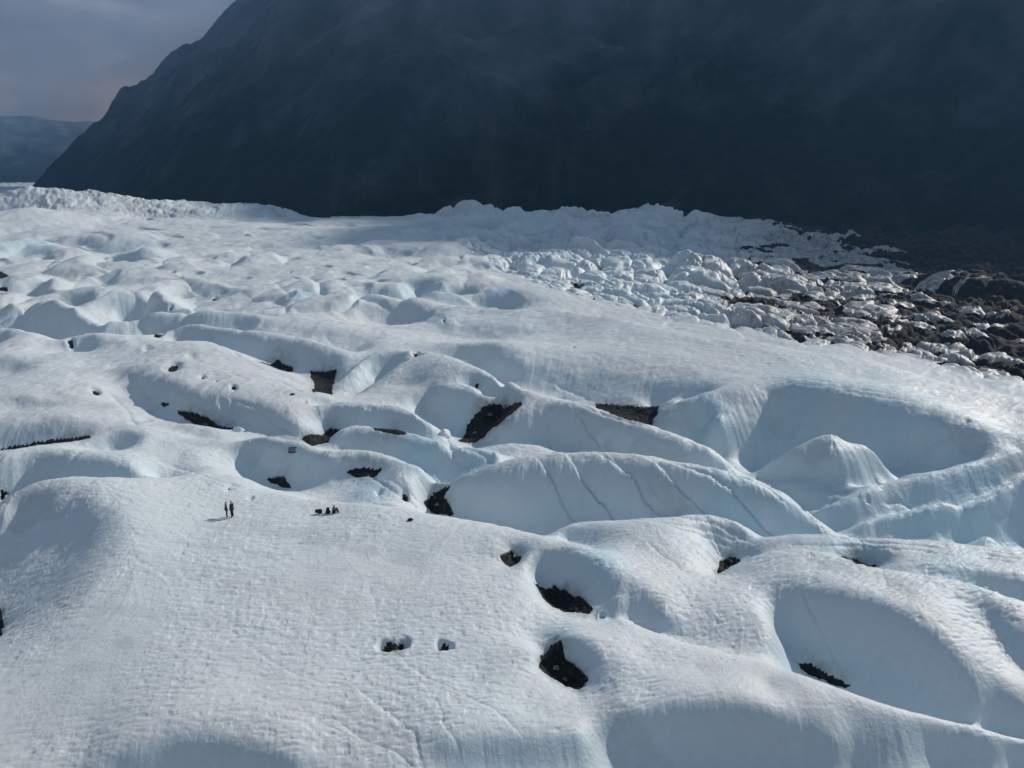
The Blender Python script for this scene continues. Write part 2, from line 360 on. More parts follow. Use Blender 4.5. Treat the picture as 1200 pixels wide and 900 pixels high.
TH0, TH1, LD0, LD1 = -0.98, 0.98, math.log(16.0), math.log(5000.0)
C0 = 0.0105


def phi(r2):
    return -np.sqrt(r2 + C0 * C0)


def fit(P, lam=0.002):
    n = len(P)
    A = P[:, :2]
    r2 = ((A[:, None, :] - A[None, :, :]) ** 2).sum(-1)
    K = phi(r2) + lam * np.eye(n)
    Q = np.concatenate([np.ones((n, 1)), A], 1)
    M = np.zeros((n + 3, n + 3))
    M[:n, :n] = K; M[:n, n:] = Q; M[n:, :n] = Q.T
    rhs = np.zeros(n + 3); rhs[:n] = P[:, 2]
    return np.linalg.solve(M, rhs)


def evaluate(w, P, th, ld):
    out = np.empty((len(ld), len(th)), np.float32)
    px = P[:, 0].astype(np.float32); py = P[:, 1].astype(np.float32); ww = w[:-3].astype(np.float32)
    dx2 = (th.astype(np.float32)[:, None] - px[None]) ** 2 + C0 * C0
    for i, l in enumerate(ld):
        r = np.sqrt(dx2 + ((np.float32(l) - py) ** 2)[None])
        out[i] = -(r @ ww)
    return out + (w[-3] + w[-2] * th[None] + w[-1] * ld[:, None]).astype(np.float32)


# grid axes: dense inside the picture, coarse outside
def axis(parts):
    out = []
    for a, b, n in parts:
        out.append(np.linspace(a, b, n, endpoint=False))
    return np.concatenate(out + [np.array([parts[-1][1]])])


cth = axis([(TH0, -.64, 50), (-.64, .64, 640), (.64, TH1, 50)])
cld = axis([(LD0, math.log(36), 40), (math.log(36), math.log(160), 470), (math.log(160), math.log(320), 160), (math.log(320), math.log(1000), 240), (math.log(1000), LD1, 40)])
w = fit(P)
coarse = evaluate(w, P, cth, cld)
coarse = np.clip(coarse, -12, 30)

fth = axis([(TH0, -0.64, 110), (-0.64, 0.64, 1240), (0.64, TH1, 110)])
fld = axis([(LD0, math.log(36), 110), (math.log(36), math.log(160), 760), (math.log(160), math.log(900), 620), (math.log(900), LD1, 110)])


def resample(Z, xs, xf, axis_):
    Z = np.moveaxis(Z, axis_, 0)
    n = len(xs)
    i = np.clip(np.searchsorted(xs, xf, side='right') - 1, 0, n - 2)
    t = ((xf - xs[i]) / (xs[i + 1] - xs[i])).astype(np.float32)[:, None]
    i0 = np.maximum(i - 1, 0); i3 = np.minimum(i + 2, n - 1)
    p0, p1, p2, p3 = Z[i0], Z[i], Z[i + 1], Z[i3]
    out = p1 + 0.5 * t * (p2 - p0 + t * (2 * p0 - 5 * p1 + 4 * p2 - p3 + t * (3 * (p1 - p2) + p3 - p0)))
    return np.moveaxis(out, 0, axis_)


Z = resample(resample(coarse, cth, fth, 1), cld, fld, 0)
NR, NC = Z.shape
TH, LD = np.meshgrid(fth, fld)
D = np.exp(LD)
X = (D * np.sin(TH)).astype(np.float32)
Y = (D * np.cos(TH)).astype(np.float32)


# ---------------------------------------------------------------- array noise
def hash2(ix, iy, seed):
    h = (ix.astype(np.int64) * 374761393 + iy.astype(np.int64) * 668265263 + seed * 974634777) & 0x7fffffff
    h = ((h ^ (h >> 13)) * 1274126177) & 0x7fffffff
    return ((h ^ (h >> 16)) & 0xffff).astype(np.float32) / 65535.0


def vnoise(x, y, seed=0):
    ix = np.floor(x); iy = np.floor(y)
    fx = (x - ix).astype(np.float32); fy = (y - iy).astype(np.float32)
    fx = fx * fx * fx * (fx * (fx * 6 - 15) + 10); fy = fy * fy * fy * (fy * (fy * 6 - 15) + 10)
    a = hash2(ix, iy, seed); b = hash2(ix + 1, iy, seed); c = hash2(ix, iy + 1, seed); d = hash2(ix + 1, iy + 1, seed)
    return (a + (b - a) * fx) * (1 - fy) + (c + (d - c) * fx) * fy - 0.5


def fbm(x, y, oct_=4, seed=0, gain=0.5):
    s = 0; a = 1.0
    for k in range(oct_):
        s = s + a * vnoise(x * 2 ** k + 17.3 * k, y * 2 ** k - 9.1 * k, seed + k)
        a *= gain
    return s


def cells(x, y, seed=0):
    ix = np.floor(x); iy = np.floor(y)
    f1 = np.full(x.shape, 9.0, np.float32); f2 = f1.copy(); idv = np.zeros(x.shape, np.float32)
    for ox in (-1, 0, 1):
        for oy in (-1, 0, 1):
            cx = ix + ox; cy = iy + oy
            px = cx + 0.1 + .8 * hash2(cx, cy, seed); py = cy + 0.1 + .8 * hash2(cx, cy, seed + 51)
            d = np.sqrt((x - px) ** 2 + (y - py) ** 2).astype(np.float32)
            hv = hash2(cx, cy, seed + 77)
            nearer = d < f1
            f2 = np.where(nearer, f1, np.minimum(f2, d))
            idv = np.where(nearer, hv, idv)
            f1 = np.where(nearer, d, f1)
    return f1, f2, idv


def masked(fn, mask, n, *args):
    """run fn only where mask holds"""
    outs = [np.zeros(mask.shape, np.float32) for _ in range(n)]
    r = fn(*[a[mask] if isinstance(a, np.ndarray) else a for a in args])
    r = r if isinstance(r, tuple) else (r,)
    for o, q in zip(outs, r):
        o[mask] = q
    return outs if n > 1 else outs[0]


def smooth(a, b, x):
    t = np.clip((x - a) / (b - a), 0, 1)
    return t * t * (3 - 2 * t)


def box(a, n):
    for ax in (0, 1):
        c = np.cumsum(np.pad(a, [(n + 1, n) if k == ax else (0, 0) for k in (0, 1)], mode='edge'), axis=ax, dtype=np.float64)
        a = ((np.take(c, range(2 * n + 1, c.shape[ax]), ax) - np.take(c, range(0, c.shape[ax] - 2 * n - 1), ax)) / (2 * n + 1)).astype(np.float32)
    return a



# ---------------------------------------------------------------- point on the surface seen at u, v
def height_at(th, ld, field=None):
    Zf = Z if field is None else field
    i = np.clip(np.interp(ld, fld, np.arange(NR)), 0, NR - 1.001); j = np.clip(np.interp(th, fth, np.arange(NC)), 0, NC - 1.001)
    i0 = i.astype(int); j0 = j.astype(int); a = i - i0; b = j - j0
    return (Zf[i0, j0] * (1 - b) + Zf[i0, j0 + 1] * b) * (1 - a) + (Zf[i0 + 1, j0] * (1 - b) + Zf[i0 + 1, j0 + 1] * b) * a


_lds = np.linspace(math.log(28), math.log(2500), 2600)


def hit(u, v, field=None):
    dx, dy, dz = ray(u, v)
    th = math.atan2(dx, dy); td = -dz / math.hypot(dx, dy)
    zr = H - np.exp(_lds) * td
    hh = height_at(np.full(_lds.shape, th), _lds, field)
    k = np.argmax(hh >= zr)
    return th, float(_lds[k]), float(hh[k])


def poly_mask(poly, x, y):
    inside = np.zeros(x.shape, bool)
    n = len(poly)
    for i in range(n):
        x1, y1 = poly[i]; x2, y2 = poly[(i + 1) % n]
        cond = ((y1 > y) != (y2 > y))
        xin = (x2 - x1) * (y - y1) / ((y2 - y1) if abs(y2 - y1) > 1e-12 else 1e-12) + x1
        inside ^= cond & (x < xin)
    return inside


def window(th, ld, rad):
    i0, i1 = np.searchsorted(fld, [ld - rad, ld + rad]); j0, j1 = np.searchsorted(fth, [th - rad, th + rad])
    return slice(max(i0 - 1, 0), i1 + 1), slice(max(j0 - 1, 0), j1 + 1)


GRAVEL = np.zeros(Z.shape, np.float32)
Zb = Z.copy()
# gravel floors, outlined where they lie
gs_i = np.gradient(Zb, axis=0) / np.gradient(fld)[:, None] / D; gs_j = np.gradient(Zb, axis=1) / np.gradient(fth)[None, :] / D
STEEP = box(box(np.hypot(gs_i, gs_j).astype(np.float32), 8), 8)
PITS = [
    [(187, 470), (198, 473), (200, 478), (190, 476)],
    [(206, 480), (222, 481), (240, 489), (256, 498), (275, 503), (262, 504), (240, 500), (218, 490)],
    [(0, 526), (60, 517), (104, 510), (108, 513), (62, 520), (0, 529)],
    [(0, 573), (8, 575), (11, 578), (0, 587)],
    [(299, 423), (322, 421), (345, 431), (345, 435), (322, 431)],
    [(362, 433), (397, 431), (391, 444), (389, 462), (366, 460), (368, 449)],
    [(536, 516), (546, 500), (556, 486), (584, 473), (606, 470), (612, 474), (600, 486), (580, 502), (563, 517), (548, 519)],
    [(352, 514), (372, 510), (385, 502), (399, 501), (386, 519), (376, 521), (356, 517)],
    [(437, 500), (460, 503), (476, 508), (468, 510), (440, 504)],
    [(310, 561), (325, 558), (340, 566), (343, 572), (330, 571), (316, 566)],
    [(403, 552), (420, 548), (449, 549), (441, 558), (420, 561)],
    [(495, 588), (505, 577), (526, 568), (529, 571), (520, 581), (525, 592), (534, 606), (514, 603)],
    [(697, 473), (720, 474), (773, 475), (766, 491), (758, 497), (735, 491), (714, 483)],
    [(585, 652), (598, 643), (612, 650), (608, 657), (598, 664)],
    [(625, 681), (650, 685), (675, 697), (697, 715), (690, 719), (660, 717), (641, 706), (632, 694)],
    [(646, 757), (655, 751), (660, 769), (682, 785), (690, 797), (678, 809), (652, 797), (631, 782), (634, 767)],
    [(840, 672), (845, 655), (856, 651), (868, 654), (855, 664)],
    [(986, 650), (1005, 653), (1028, 660), (1025, 664), (1000, 659)],
    [(934, 775), (950, 778), (972, 790), (1000, 803), (990, 806), (960, 796), (940, 785)],
    [(0, 713), (5, 722), (4, 742), (-4, 752), (-40, 740), (-40, 715)],
    [(0, 319), (10, 323), (8, 328), (0, 329)],
    [(0, 337), (10, 339), (8, 343), (0, 344)],
    [(200, 430), (205, 426), (209, 433), (202, 434)],
    [(446, 753), (455, 748), (462, 752), (472, 749), (477, 758), (469, 763), (455, 761)],
    [(514, 753), (520, 750), (526, 751), (525, 758), (517, 759)],
]
for poly in PITS:
    pts = [hit(u, v) for (u, v) in poly]
    pl = [(p[0], p[1]) for p in pts]
    cth_, cld_ = np.mean([p[0] for p in pl]), np.mean([p[1] for p in pl])
    rad = max(max(abs(p[0] - cth_), abs(p[1] - cld_)) for p in pl) + 0.03
    si, sj = window(cth_, cld_, rad)
    tw = TH[si, sj] + .003 * fbm(TH[si, sj] * 110, LD[si, sj] * 60, 3, 5)
    lw = LD[si, sj] + .0015 * fbm(TH[si, sj] * 90 + 50, LD[si, sj] * 60, 2, 9)
    pm = poly_mask(pl, tw, lw)
    flat_ = pm & (STEEP[si, sj] < 1.5)
    if flat_.sum() > .45 * pm.sum(): pm = flat_
    GRAVEL[si, sj] = np.maximum(GRAVEL[si, sj], pm.astype(np.float32))

GRAVEL = box(GRAVEL, 1)
# small melt holes: u, v, half width px, depth m, dark floor
HOLES = [(203, 429, 9, .8, 1), (237, 442, 4, .4, 1), (253, 446, 2.5, .25, 1), (273, 453, 4, .4, 1), (261, 473, 5, .3, 0), (271, 479, 4, .3, 0),
         (225, 417, 6, .3, 0), (112, 459, 5, .4, 1), (170, 492, 7, .5, 1), (178, 482, 4, .3, 0), (250, 349, 4, .4, 1), (200, 360, 3, .5, 1),
         (202, 319, 3, .5, 1), (340, 319, 3, .4, 1), (453, 756, 11, .7, 0), (472, 754, 11, .8, 0), (522, 755, 10, .9, 0),
         (358, 471, 2.5, .2, 1), (487, 412, 5, .6, 1), (559, 452, 5, .4, 1), (185, 394, 6, .3, 1), (83, 402, 4, .3, 1), (172, 408, 5, .4, 0),
         (268, 572, 9, .25, 1), (293, 583, 5, .3, 0), (474, 581, 5, .3, 1), (444, 577, 5, .3, 0), (472, 583, 3, .3, 1), (122, 304, 3, .6, 1),
         (122, 336, 3, .5, 1), (520, 376, 2.5, .3, 1), (672, 406, 2.5, .2, 1), (1018, 585, 3, .3, 0), (706, 722, 4, .3, 1), (652, 748, 3, .3, 1)]
for (u, v, rp, dep, dk) in HOLES:
    th, ld, zz = hit(u, v, Zb)
    r = rp / F * 1.02
    si, sj = window(th, ld, r * 6)
    td = float(tan_down(u, v))
    a = (TH[si, sj] - th) / r; b = (LD[si, sj] - ld) / (r * min(3.0, .55 / math.sin(math.atan(td))))
    n = 0.6 * fbm(TH[si, sj] / r * .7, LD[si, sj] / r * .5, 2, int(u))
    q = np.sqrt(a * a + b * b) + n
    Z[si, sj] -= (dep * 1.2 * (1 - smooth(.1, 1.45, q))).astype(np.float32)
    if dk:
        GRAVEL[si, sj] = np.maximum(GRAVEL[si, sj], (np.sqrt(a * a + (b - .1) ** 2) + n < .55).astype(np.float32))

# cracks and melt channels: polyline, width px, depth m, step m (right side lower)
GROOVES = [
    ([(640, 552), (650, 570), (656, 585), (664, 598), (671, 610)], 4, .30, .35), ([(668, 541), (682, 560), (695, 578), (711, 598), (716, 606)], 4, .28, .5),
    ([(708, 534), (726, 545), (742, 562), (752, 582), (768, 602)], 4, .3, .45), ([(718, 534), (735, 552), (748, 575), (760, 590)], 3, .15, .1),
    ([(772, 545), (785, 558), (800, 578), (822, 600)], 4, .3, .45), ([(762, 568), (772, 582), (780, 604)], 3, .2, .1),
    ([(800, 545), (835, 558), (855, 572), (872, 592), (897, 622)], 4, .35, .3), ([(860, 555), (890, 565), (915, 585)], 3, .2, .1),
    ([(683, 495), (692, 510), (700, 522), (711, 530)], 3.5, .3, .25), ([(600, 522), (612, 525), (618, 535)], 3, .2, .1),
    ([(1133, 494), (1118, 505), (1090, 525), (1070, 540), (1050, 550)], 4, .35, .2),
    ([(1040, 590), (1052, 588), (1060, 592), (1068, 597)], 3, .25, .1), ([(1158, 600), (1168, 607), (1178, 607), (1190, 601)], 3, .25, 0),
    ([(1018, 553), (1035, 551), (1045, 550)], 3, .2, 0), ([(942, 598), (960, 592), (975, 589)], 4, .3, 0),
    ([(765, 612), (790, 618), (820, 626), (850, 640)], 3, .14, .1), ([(800, 606), (830, 612), (855, 622), (872, 634)], 3, .14, .1),
    ([(745, 609), (790, 614), (830, 622), (860, 633)], 2.5, .1, .1), ([(762, 640), (775, 650), (785, 655), (796, 667)], 4, .14, .1),
    ([(930, 640), (1000, 640), (1060, 645), (1120, 652), (1200, 660)], 3, .12, .1), ([(1000, 632), (1080, 640), (1150, 650), (1200, 655)], 4, .16, .15),
    ([(1060, 632), (1120, 640), (1200, 650)], 3, .12, .1), ([(960, 628), (1040, 636), (1110, 646), (1150, 656)], 3, .12, 0),
    ([(510, 655), (525, 650), (538, 658), (560, 666)], 3, .06, .02), ([(420, 810), (440, 825), (460, 840), (485, 860), (495, 900)], 4, .08, .04),
    ([(478, 780), (500, 795), (530, 808), (560, 822), (590, 838), (600, 850)], 4, .07, .05), ([(400, 850), (430, 870), (460, 882), (480, 898)], 4, .08, .06),
    ([(511, 820), (517, 835), (518, 848), (530, 862), (536, 880)], 3, .06, .02), ([(310, 770), (345, 790), (385, 805)], 3, .05, .02),
    ([(350, 840), (380, 850), (420, 868)], 3, .05, .03),
    ([(128, 462), (140, 472), (150, 485), (156, 497)], 4, .3, .1), ([(150, 440), (165, 455), (178, 468)], 4, .2, .1),
    ([(185, 540), (220, 552), (260, 566), (300, 575)], 2.5, .10, .05), ([(120, 530), (180, 542), (230, 553), (280, 562)], 2.5, .08, .05),
    ([(255, 400), (300, 430), (330, 448), (350, 458)], 3, .2, .1), ([(200, 415), (240, 425), (290, 445)], 2.5, .1, 0),
    ([(296, 525), (303, 545), (312, 556)], 4, .3, .1), ([(327, 525), (322, 545), (318, 558)], 3, .15, 0),
    ([(435, 560), (450, 570), (475, 585), (495, 600)], 3, .2, .1), ([(460, 565), (480, 580), (500, 598)], 3, .15, .1),
    ([(540, 450), (560, 455), (575, 462), (582, 470)], 3, .25, .1), ([(655, 455), (690, 470), (705, 485)], 3, .2, .1),
    ([(640, 465), (670, 470), (700, 483), (740, 495)], 3, .2, .1), ([(523, 515), (530, 530), (536, 540)], 3, .3, .1),
    ([(545, 525), (560, 530), (575, 540)], 3, .25, .1), ([(940, 700), (955, 725), (965, 750), (985, 785)], 3.5, .16, .1),
    ([(318, 330), (328, 338), (340, 350)], 3, .3, 0), ([(460, 308), (478, 314), (492, 320)], 2, .2, 0),
    ([(1000, 462), (1060, 470), (1140, 478), (1200, 484)], 2, .1, .1), ([(900, 440), (960, 446), (1040, 452), (1110, 462)], 2, .1, .1),
    ([(880, 445), (1000, 455), (1100, 470)], 2, .08, 0), ([(640, 505), (660, 515), (690, 520)], 2.5, .1, 0),
    ([(270, 468), (300, 480), (325, 500), (345, 512)], 3, .15, .1), ([(225, 470), (245, 485)], 3, .1, 0),
    ([(430, 478), (436, 476), (438, 484)], 3, .3, 0), ([(1018, 450), (1150, 470)], 1.5, .06, 0),
]
CUT = np.zeros(Z.shape, np.float32); STEP = np.zeros(Z.shape, np.float32)
for (pl, wpx, dep, step_) in GROOVES:
    NEAR = np.full(Z.shape, 9.0, np.float32); S0 = STEP.copy(); STEP[:] = 0
    pp = [hit(u, v, Zb) for (u, v) in densify(pl, 10)]
    pp = [(p[0], p[1]) for p in pp]
    for (a, b) in zip(pp[:-1], pp[1:]):
        if math.hypot(b[0] - a[0], b[1] - a[1]) > .12:
            continue
        wd = wpx / F
        si, sj = window((a[0] + b[0]) / 2, (a[1] + b[1]) / 2, math.hypot(b[0] - a[0], b[1] - a[1]) / 2 + wd * 12)
        tx = TH[si, sj] + wd * .8 * vnoise(TH[si, sj] * 60, LD[si, sj] * 60, 3); ty = LD[si, sj] + wd * .8 * vnoise(TH[si, sj] * 60, LD[si, sj] * 60, 4)
        ex, ey = b[0] - a[0], b[1] - a[1]; L2 = ex * ex + ey * ey + 1e-12
        s = np.clip(((tx - a[0]) * ex + (ty - a[1]) * ey) / L2, 0, 1)
        dist = np.hypot(tx - a[0] - s * ex, ty - a[1] - s * ey)
        tgt = -.65 * dep * np.exp(-(dist / (wd * .9)) ** 2)
        CUT[si, sj] = np.minimum(CUT[si, sj], tgt.astype(np.float32))
        if step_:
            up = (ex * (ty - a[1]) - ey * (tx - a[0])) < 0          # ice on the near left of the crack stands proud
            e_ = np.exp(-dist / (wd * 5)) * step_ * np.where(up, .35, -.65)
            near_ = dist < NEAR[si, sj]
            STEP[si, sj] = np.where(near_, e_, STEP[si, sj]); NEAR[si, sj] = np.minimum(NEAR[si, sj], dist)
    STEP += S0

Z += CUT + STEP

# ---------------------------------------------------------------- surface relief
U_ = 600 + F * np.tan(TH)
ROUGH = smooth(0, 1, np.clip((LD - math.log(150)) * 5, 0, 1))            # beyond the whale back
# border between smooth snow and broken ice, drawn in plan
edge_pts = [hit(u, v, Zb)[:2] for (u, v) in [(480, 262), (520, 285), (560, 305), (610, 330), (640, 355), (720, 371), (830, 393), (960, 413), (1060, 432), (1200, 465)]]
eth = np.array([e[0] for e in edge_pts]); eld = np.array([e[1] for e in edge_pts])
order = np.argsort(eth)
bl = np.interp(TH, eth[order], eld[order])
bl = bl + .06 * fbm(TH * 14, LD * 6, 3, 31)
rough = smooth(.03, .12, LD - bl) * smooth(eth.min() - .02, eth.min() + .06, TH)
rough[LD > math.log(1500)] = 0
serac = smooth(math.log(660), math.log(690), LD) * smooth(math.log(900), math.log(800), LD) * smooth(-.64, -.55, TH) * smooth(-.24, -.28, TH)

# hummocks
wx = TH + .016 * fbm(TH * 22, LD * 14, 2, 40); wy = LD + .03 * fbm(TH * 22 + 9, LD * 14, 2, 41)
RM = rough > .003
f1, f2, idc = masked(cells, RM, 3, wx * 10.5, wy * 15 + wx * 5, 3)
dome = np.clip(1 - (f1 / .95) ** 2, 0, 1) * smooth(-.1, .5, f2 - f1) ** .6 * (.25 + 1.1 * idc ** 1.5)
g1, g2, idg = masked(cells, RM, 3, wx * 25 + 3, wy * 32 + wx * 10, 13)
dome2 = np.clip(1 - (g1 / .95) ** 2, 0, 1) * smooth(-.1, .5, g2 - g1) ** .6 * (.05 + 1.1 * idg ** 1.5)
k1, k2, idk = masked(cells, RM, 3, wx * 75, wy * 70 + wx * 20, 23)
dome3 = np.clip(1 - (k1 / .7) ** 2, 0, 1) * (.2 + idk)
amp = D * .0150 * (1 - .2 * smooth(math.log(330), math.log(480), LD)) * np.clip(1 + 1.3 * vnoise(TH * 11, LD * 8, 47), .45, 1.7)
nearb = smooth(math.log(300), math.log(170), LD)
hum = (amp * (dome * (1 - .55 * nearb) + dome2 * (.5 + .35 * nearb) + .30 * dome3 * (.5 + .5 * nearb) - .6)).astype(np.float32)
Z += rough * hum
Z -= (rough * D * (1 - .6 * smooth(math.log(380), math.log(520), LD)) * (.0050 * (1 - smooth(0, .16, f2 - f1)) + .0032 * (1 - smooth(0, .16, g2 - g1)))).astype(np.float32)
lump_tex = masked(lambda a, b: fbm(a, b, 4, 48, .6), RM, 1, TH * 70 + 2 * vnoise(TH * 40, LD * 25, 49), LD * 45)
lump_crk = masked(lambda a, b: 1 - smooth(0, .07, np.abs(vnoise(a, b, 50))), RM, 1, TH * 55 + 1.2 * vnoise(TH * 120, LD * 70, 51), LD * 16)
Z += (rough * D * (.0028 * lump_tex - .0028 * lump_crk)).astype(np.float32)
SM = serac > .003
s1, s2, ids = masked(cells, SM, 3, wx * 75 + .5 * vnoise(TH * 200, LD * 100, 34), wy * 40, 33)
s3, s4, ids2 = masked(cells, SM, 3, wx * 190 + .6 * vnoise(TH * 400, LD * 200, 44), wy * 110, 43)
Z += serac * .6 * (3.6 * (np.clip(1 - (s1 / .95) ** 2, 0, 1) * (.2 + ids) - .5) + 2.6 * (np.clip(1 - s3 / .9, 0, 1) * (.1 + ids2) - .4)).astype(np.float32)
snow = 1 - np.maximum(rough, serac)

# broad swells
Z += (snow * (.0032 * D * fbm(X / (7 + 0 * X), Y / 9, 3, 60) * np.clip(60 / D, .4, 1))).astype(np.float32)
midfar = smooth(math.log(150), math.log(260), LD) * snow * smooth(math.log(1200), math.log(600), LD)
Z += (midfar * D * .0020 * fbm(TH * 26, LD * 11, 3, 66)).astype(np.float32)

zone = (midfar * smooth(math.log(520), math.log(330), LD) * smooth(.02, -.12, TH)).astype(np.float32)
MZ = zone > .01
m1, m2, idm = masked(cells, MZ, 3, TH * 12 + LD * 2.5 + .5 * vnoise(TH * 22, LD * 14, 67), LD * 10 - TH * 6 + .5 * vnoise(TH * 22 + 5, LD * 14, 68), 70)
Z += (zone * D * .0135 * np.clip(.5 + 2.2 * vnoise(TH * 9 + 4, LD * 7, 71), .1, 1.1) * (np.clip(1 - (m1 / .95) ** 2, 0, 1) * smooth(-.15, .5, m2 - m1) ** .7 * (.2 + idm) - .25)).astype(np.float32)
Z -= (midfar * D * .0030 * smooth(.14, .34, vnoise(TH * 26 + LD * 10, LD * 24 - TH * 14, 69))).astype(np.float32)

# melt rills: noise dragged along the fall line
dzi = np.gradient(Z, axis=0) / np.gradient(fld)[:, None] / D
dzj = np.gradient(Z, axis=1) / np.gradient(fth)[None, :] / D
slope = np.hypot(dzi, dzj)


di = box(dzi.astype(np.float32), 4); dj = box(dzj.astype(np.float32), 4)
nrm = np.hypot(di, dj) + 1e-6
di /= nrm; dj /= nrm
hi = (np.gradient(fld)).astype(np.float32); hj = (np.gradient(fth)).astype(np.float32)
base = vnoise(TH * 900, LD * 900, 71) + .8 * vnoise(TH * 330, LD * 330, 72)
acc = base.copy()
for sgn in (1, -1):
    ii = np.repeat(np.arange(NR, dtype=np.float32)[:, None], NC, 1); jj = np.repeat(np.arange(NC, dtype=np.float32)[None], NR, 0)
    for k in range(16):
        a = np.clip(ii + .5, 0, NR - 1).astype(np.int32); b = np.clip(jj + .5, 0, NC - 1).astype(np.int32)
        ii = ii + sgn * .0022 * di[a, b] / hi[a]; jj = jj + sgn * .0022 * dj[a, b] / hj[b]
        a = np.clip(ii + .5, 0, NR - 1).astype(np.int32); b = np.clip(jj + .5, 0, NC - 1).astype(np.int32)
        acc += base[a, b]
rill = acc / 33.0
wall = smooth(.35, .8, slope)
base = vnoise(TH * 95, LD * 95, 73) + .5 * vnoise(TH * 210, LD * 210, 74)
acc2 = base.copy()
for sgn in (1, -1):
    ii = np.repeat(np.arange(NR, dtype=np.float32)[:, None], NC, 1); jj = np.repeat(np.arange(NC, dtype=np.float32)[None], NR, 0)
    for k in range(14):
        a = np.clip(ii + .5, 0, NR - 1).astype(np.int32); b = np.clip(jj + .5, 0, NC - 1).astype(np.int32)
        ii = ii + sgn * .0048 * di[a, b] / hi[a]; jj = jj + sgn * .0048 * dj[a, b] / hj[b]
        acc2 += base[np.clip(ii + .5, 0, NR - 1).astype(np.int32), np.clip(jj + .5, 0, NC - 1).astype(np.int32)]
flute = acc2 / 29.0
wide = box(box(wall.astype(np.float32), 10), 10)
Z += (snow * (.22 + .78 * wide) * D * .0125 * flute * np.clip(90 / D, .4, 1) * (.3 + .7 * smooth(math.log(50), math.log(75), LD))).astype(np.float32)
Z += (snow * (.2 + 1.15 * wall * (.35 + .65 * smooth(math.log(52), math.log(80), LD))) * D * .0032 * rill * np.clip(70 / D, .5, 1)).astype(np.float32)

# ablation ripples of the snow, long across the slope
ca, sa = math.cos(.22), math.sin(.22)
xr = X * ca + Y * sa; yr = -X * sa + Y * ca
xr = xr + .3 * vnoise(X * .6, Y * .6, 80); yr = yr + .2 * vnoise(X * .6, Y * .6, 81)
n1 = vnoise(xr * 1.25, yr * 3.9, 82); n2 = vnoise(xr * 2.1, yr * 6.2, 83); n3 = vnoise(xr * .45, yr * .9, 84)
rip = (-smooth(-.02, .40, n1) * .10 - smooth(-.05, .38, n2) * .075 + n3 * .05)
patch = .5 + 1.5 * (vnoise(X * .12, Y * .12, 85) + .3)
Z += (snow * rip * np.clip(patch, .25, 1.2) * smooth(math.log(200), math.log(90), LD) * (1 - .65 * wall) * .56).astype(np.float32)

rx = TH + LD * .12
Z += (snow * D * .0011 * smooth(math.log(70), math.log(150), LD) * smooth(math.log(900), math.log(350), LD) * fbm(rx * 75 + .5 * vnoise(TH * 50, LD * 30, 87), (LD - TH * .25) * 95, 3, 86, .6)).astype(np.float32)

# ---------------------------------------------------------------- debris
# moraine: debris fills the low ground of the broken ice, more and more to the right
mor_pts = [hit(u, v, Zb)[:2] for (u, v) in [(745, 258), (800, 258), (900, 264), (960, 278), (1030, 306), (1090, 334), (1150, 366), (1200, 396)]]
mth = np.array([e[0] for e in mor_pts]); mld = np.array([e[1] for e in mor_pts])
ml = np.interp(TH, mth, mld, left=7.5)
full = smooth(-.06, .16, LD - ml + .34 * fbm(TH * 7, LD * 75, 3, 90) * smooth(.25, .45, TH)) * (TH > mth[0])
hn = dome * .6 + dome2 * .35
amount = smooth(.06, .60, TH) * rough
lowg = smooth(.50, .40, hn + .14 * fbm(TH * 30, LD * 20, 2, 91) + .45 - .31 * amount) * smooth(.05, .2, TH) * rough
streak = rough * smooth(.42, .6, TH) * smooth(.02, .2, vnoise(TH * 9 + 3, LD * 34, 92) + .3 * vnoise(TH * 40, LD * 140, 93) - .25 + .35 * smooth(.5, .64, TH)) * smooth(math.log(190), math.log(260), LD)
GM = np.maximum(np.maximum(full * (TH > .1), lowg), streak)
GM = np.where(TH > .7, np.maximum(GM, rough), GM)
# patches between the far hummocks
patchy = rough * (hn < .10) * (vnoise(TH * 14, LD * 9, 95) > .18) * (TH > .05)
GM = np.maximum(GM, patchy)
GV = GRAVEL > .5
st1, st2, stid = masked(cells, GV, 3, X * 2.2, Y * 2.2, 100)
st3, _, stid3 = masked(cells, GV, 3, X * 5, Y * 5, 101)
stone = (np.clip(1 - (st1 / .6) ** 2, 0, 1) * stid ** 2 * .22 + np.clip(1 - (st3 / .6) ** 2, 0, 1) * stid3 * .08)
Z += ((GRAVEL > .5) * (stone - .12)).astype(np.float32)
mst, _, mid_ = masked(cells, GM > .5, 3, X * .35, Y * .35, 102)
Z += ((GM > .5) * np.clip(1 - (mst / .6) ** 2, 0, 1) * mid_ ** 3 * .9).astype(np.float32)
# thin grey dust on the dirty ice, plus painted shade in the gaps between hummocks
dust_shade = np.clip(rough * (smooth(.16, .46, TH) * 1.15 + .5 * fbm(TH * 30, LD * 25, 3, 110) + .5 * lump_crk * smooth(.05, .4, TH) + .35 * smooth(.35, .05, hn) + .55 * smooth(.10, .28, vnoise(TH * 16 + LD * 9, LD * 46 - TH * 30, 113) + .3 * vnoise(TH * 60, LD * 90, 114)) * smooth(.22, .5, TH)), 0, .92)
dust_shade = np.maximum(dust_shade, serac * np.clip(.25 + .9 * fbm(TH * 70, LD * 40, 3, 111), 0, 1) * .8)
dust_shade = np.maximum(dust_shade, snow * np.clip(.10 + .4 * fbm(X * .05, Y * .05, 3, 112), 0, .35) * .5)
halo = np.clip(box(box(GRAVEL, 7), 7) * 1.5, 0, 1)
dust_shade = np.maximum(dust_shade, np.clip(halo * (.75 + .9 * fbm(X * 1.1, Y * 1.1, 3, 115)), 0, .85))
bands = smooth(.12, .34, vnoise(TH * 5 + LD * 4.2, LD * 30 + TH * 22, 116) + .35 * vnoise(TH * 40, LD * 60, 117))
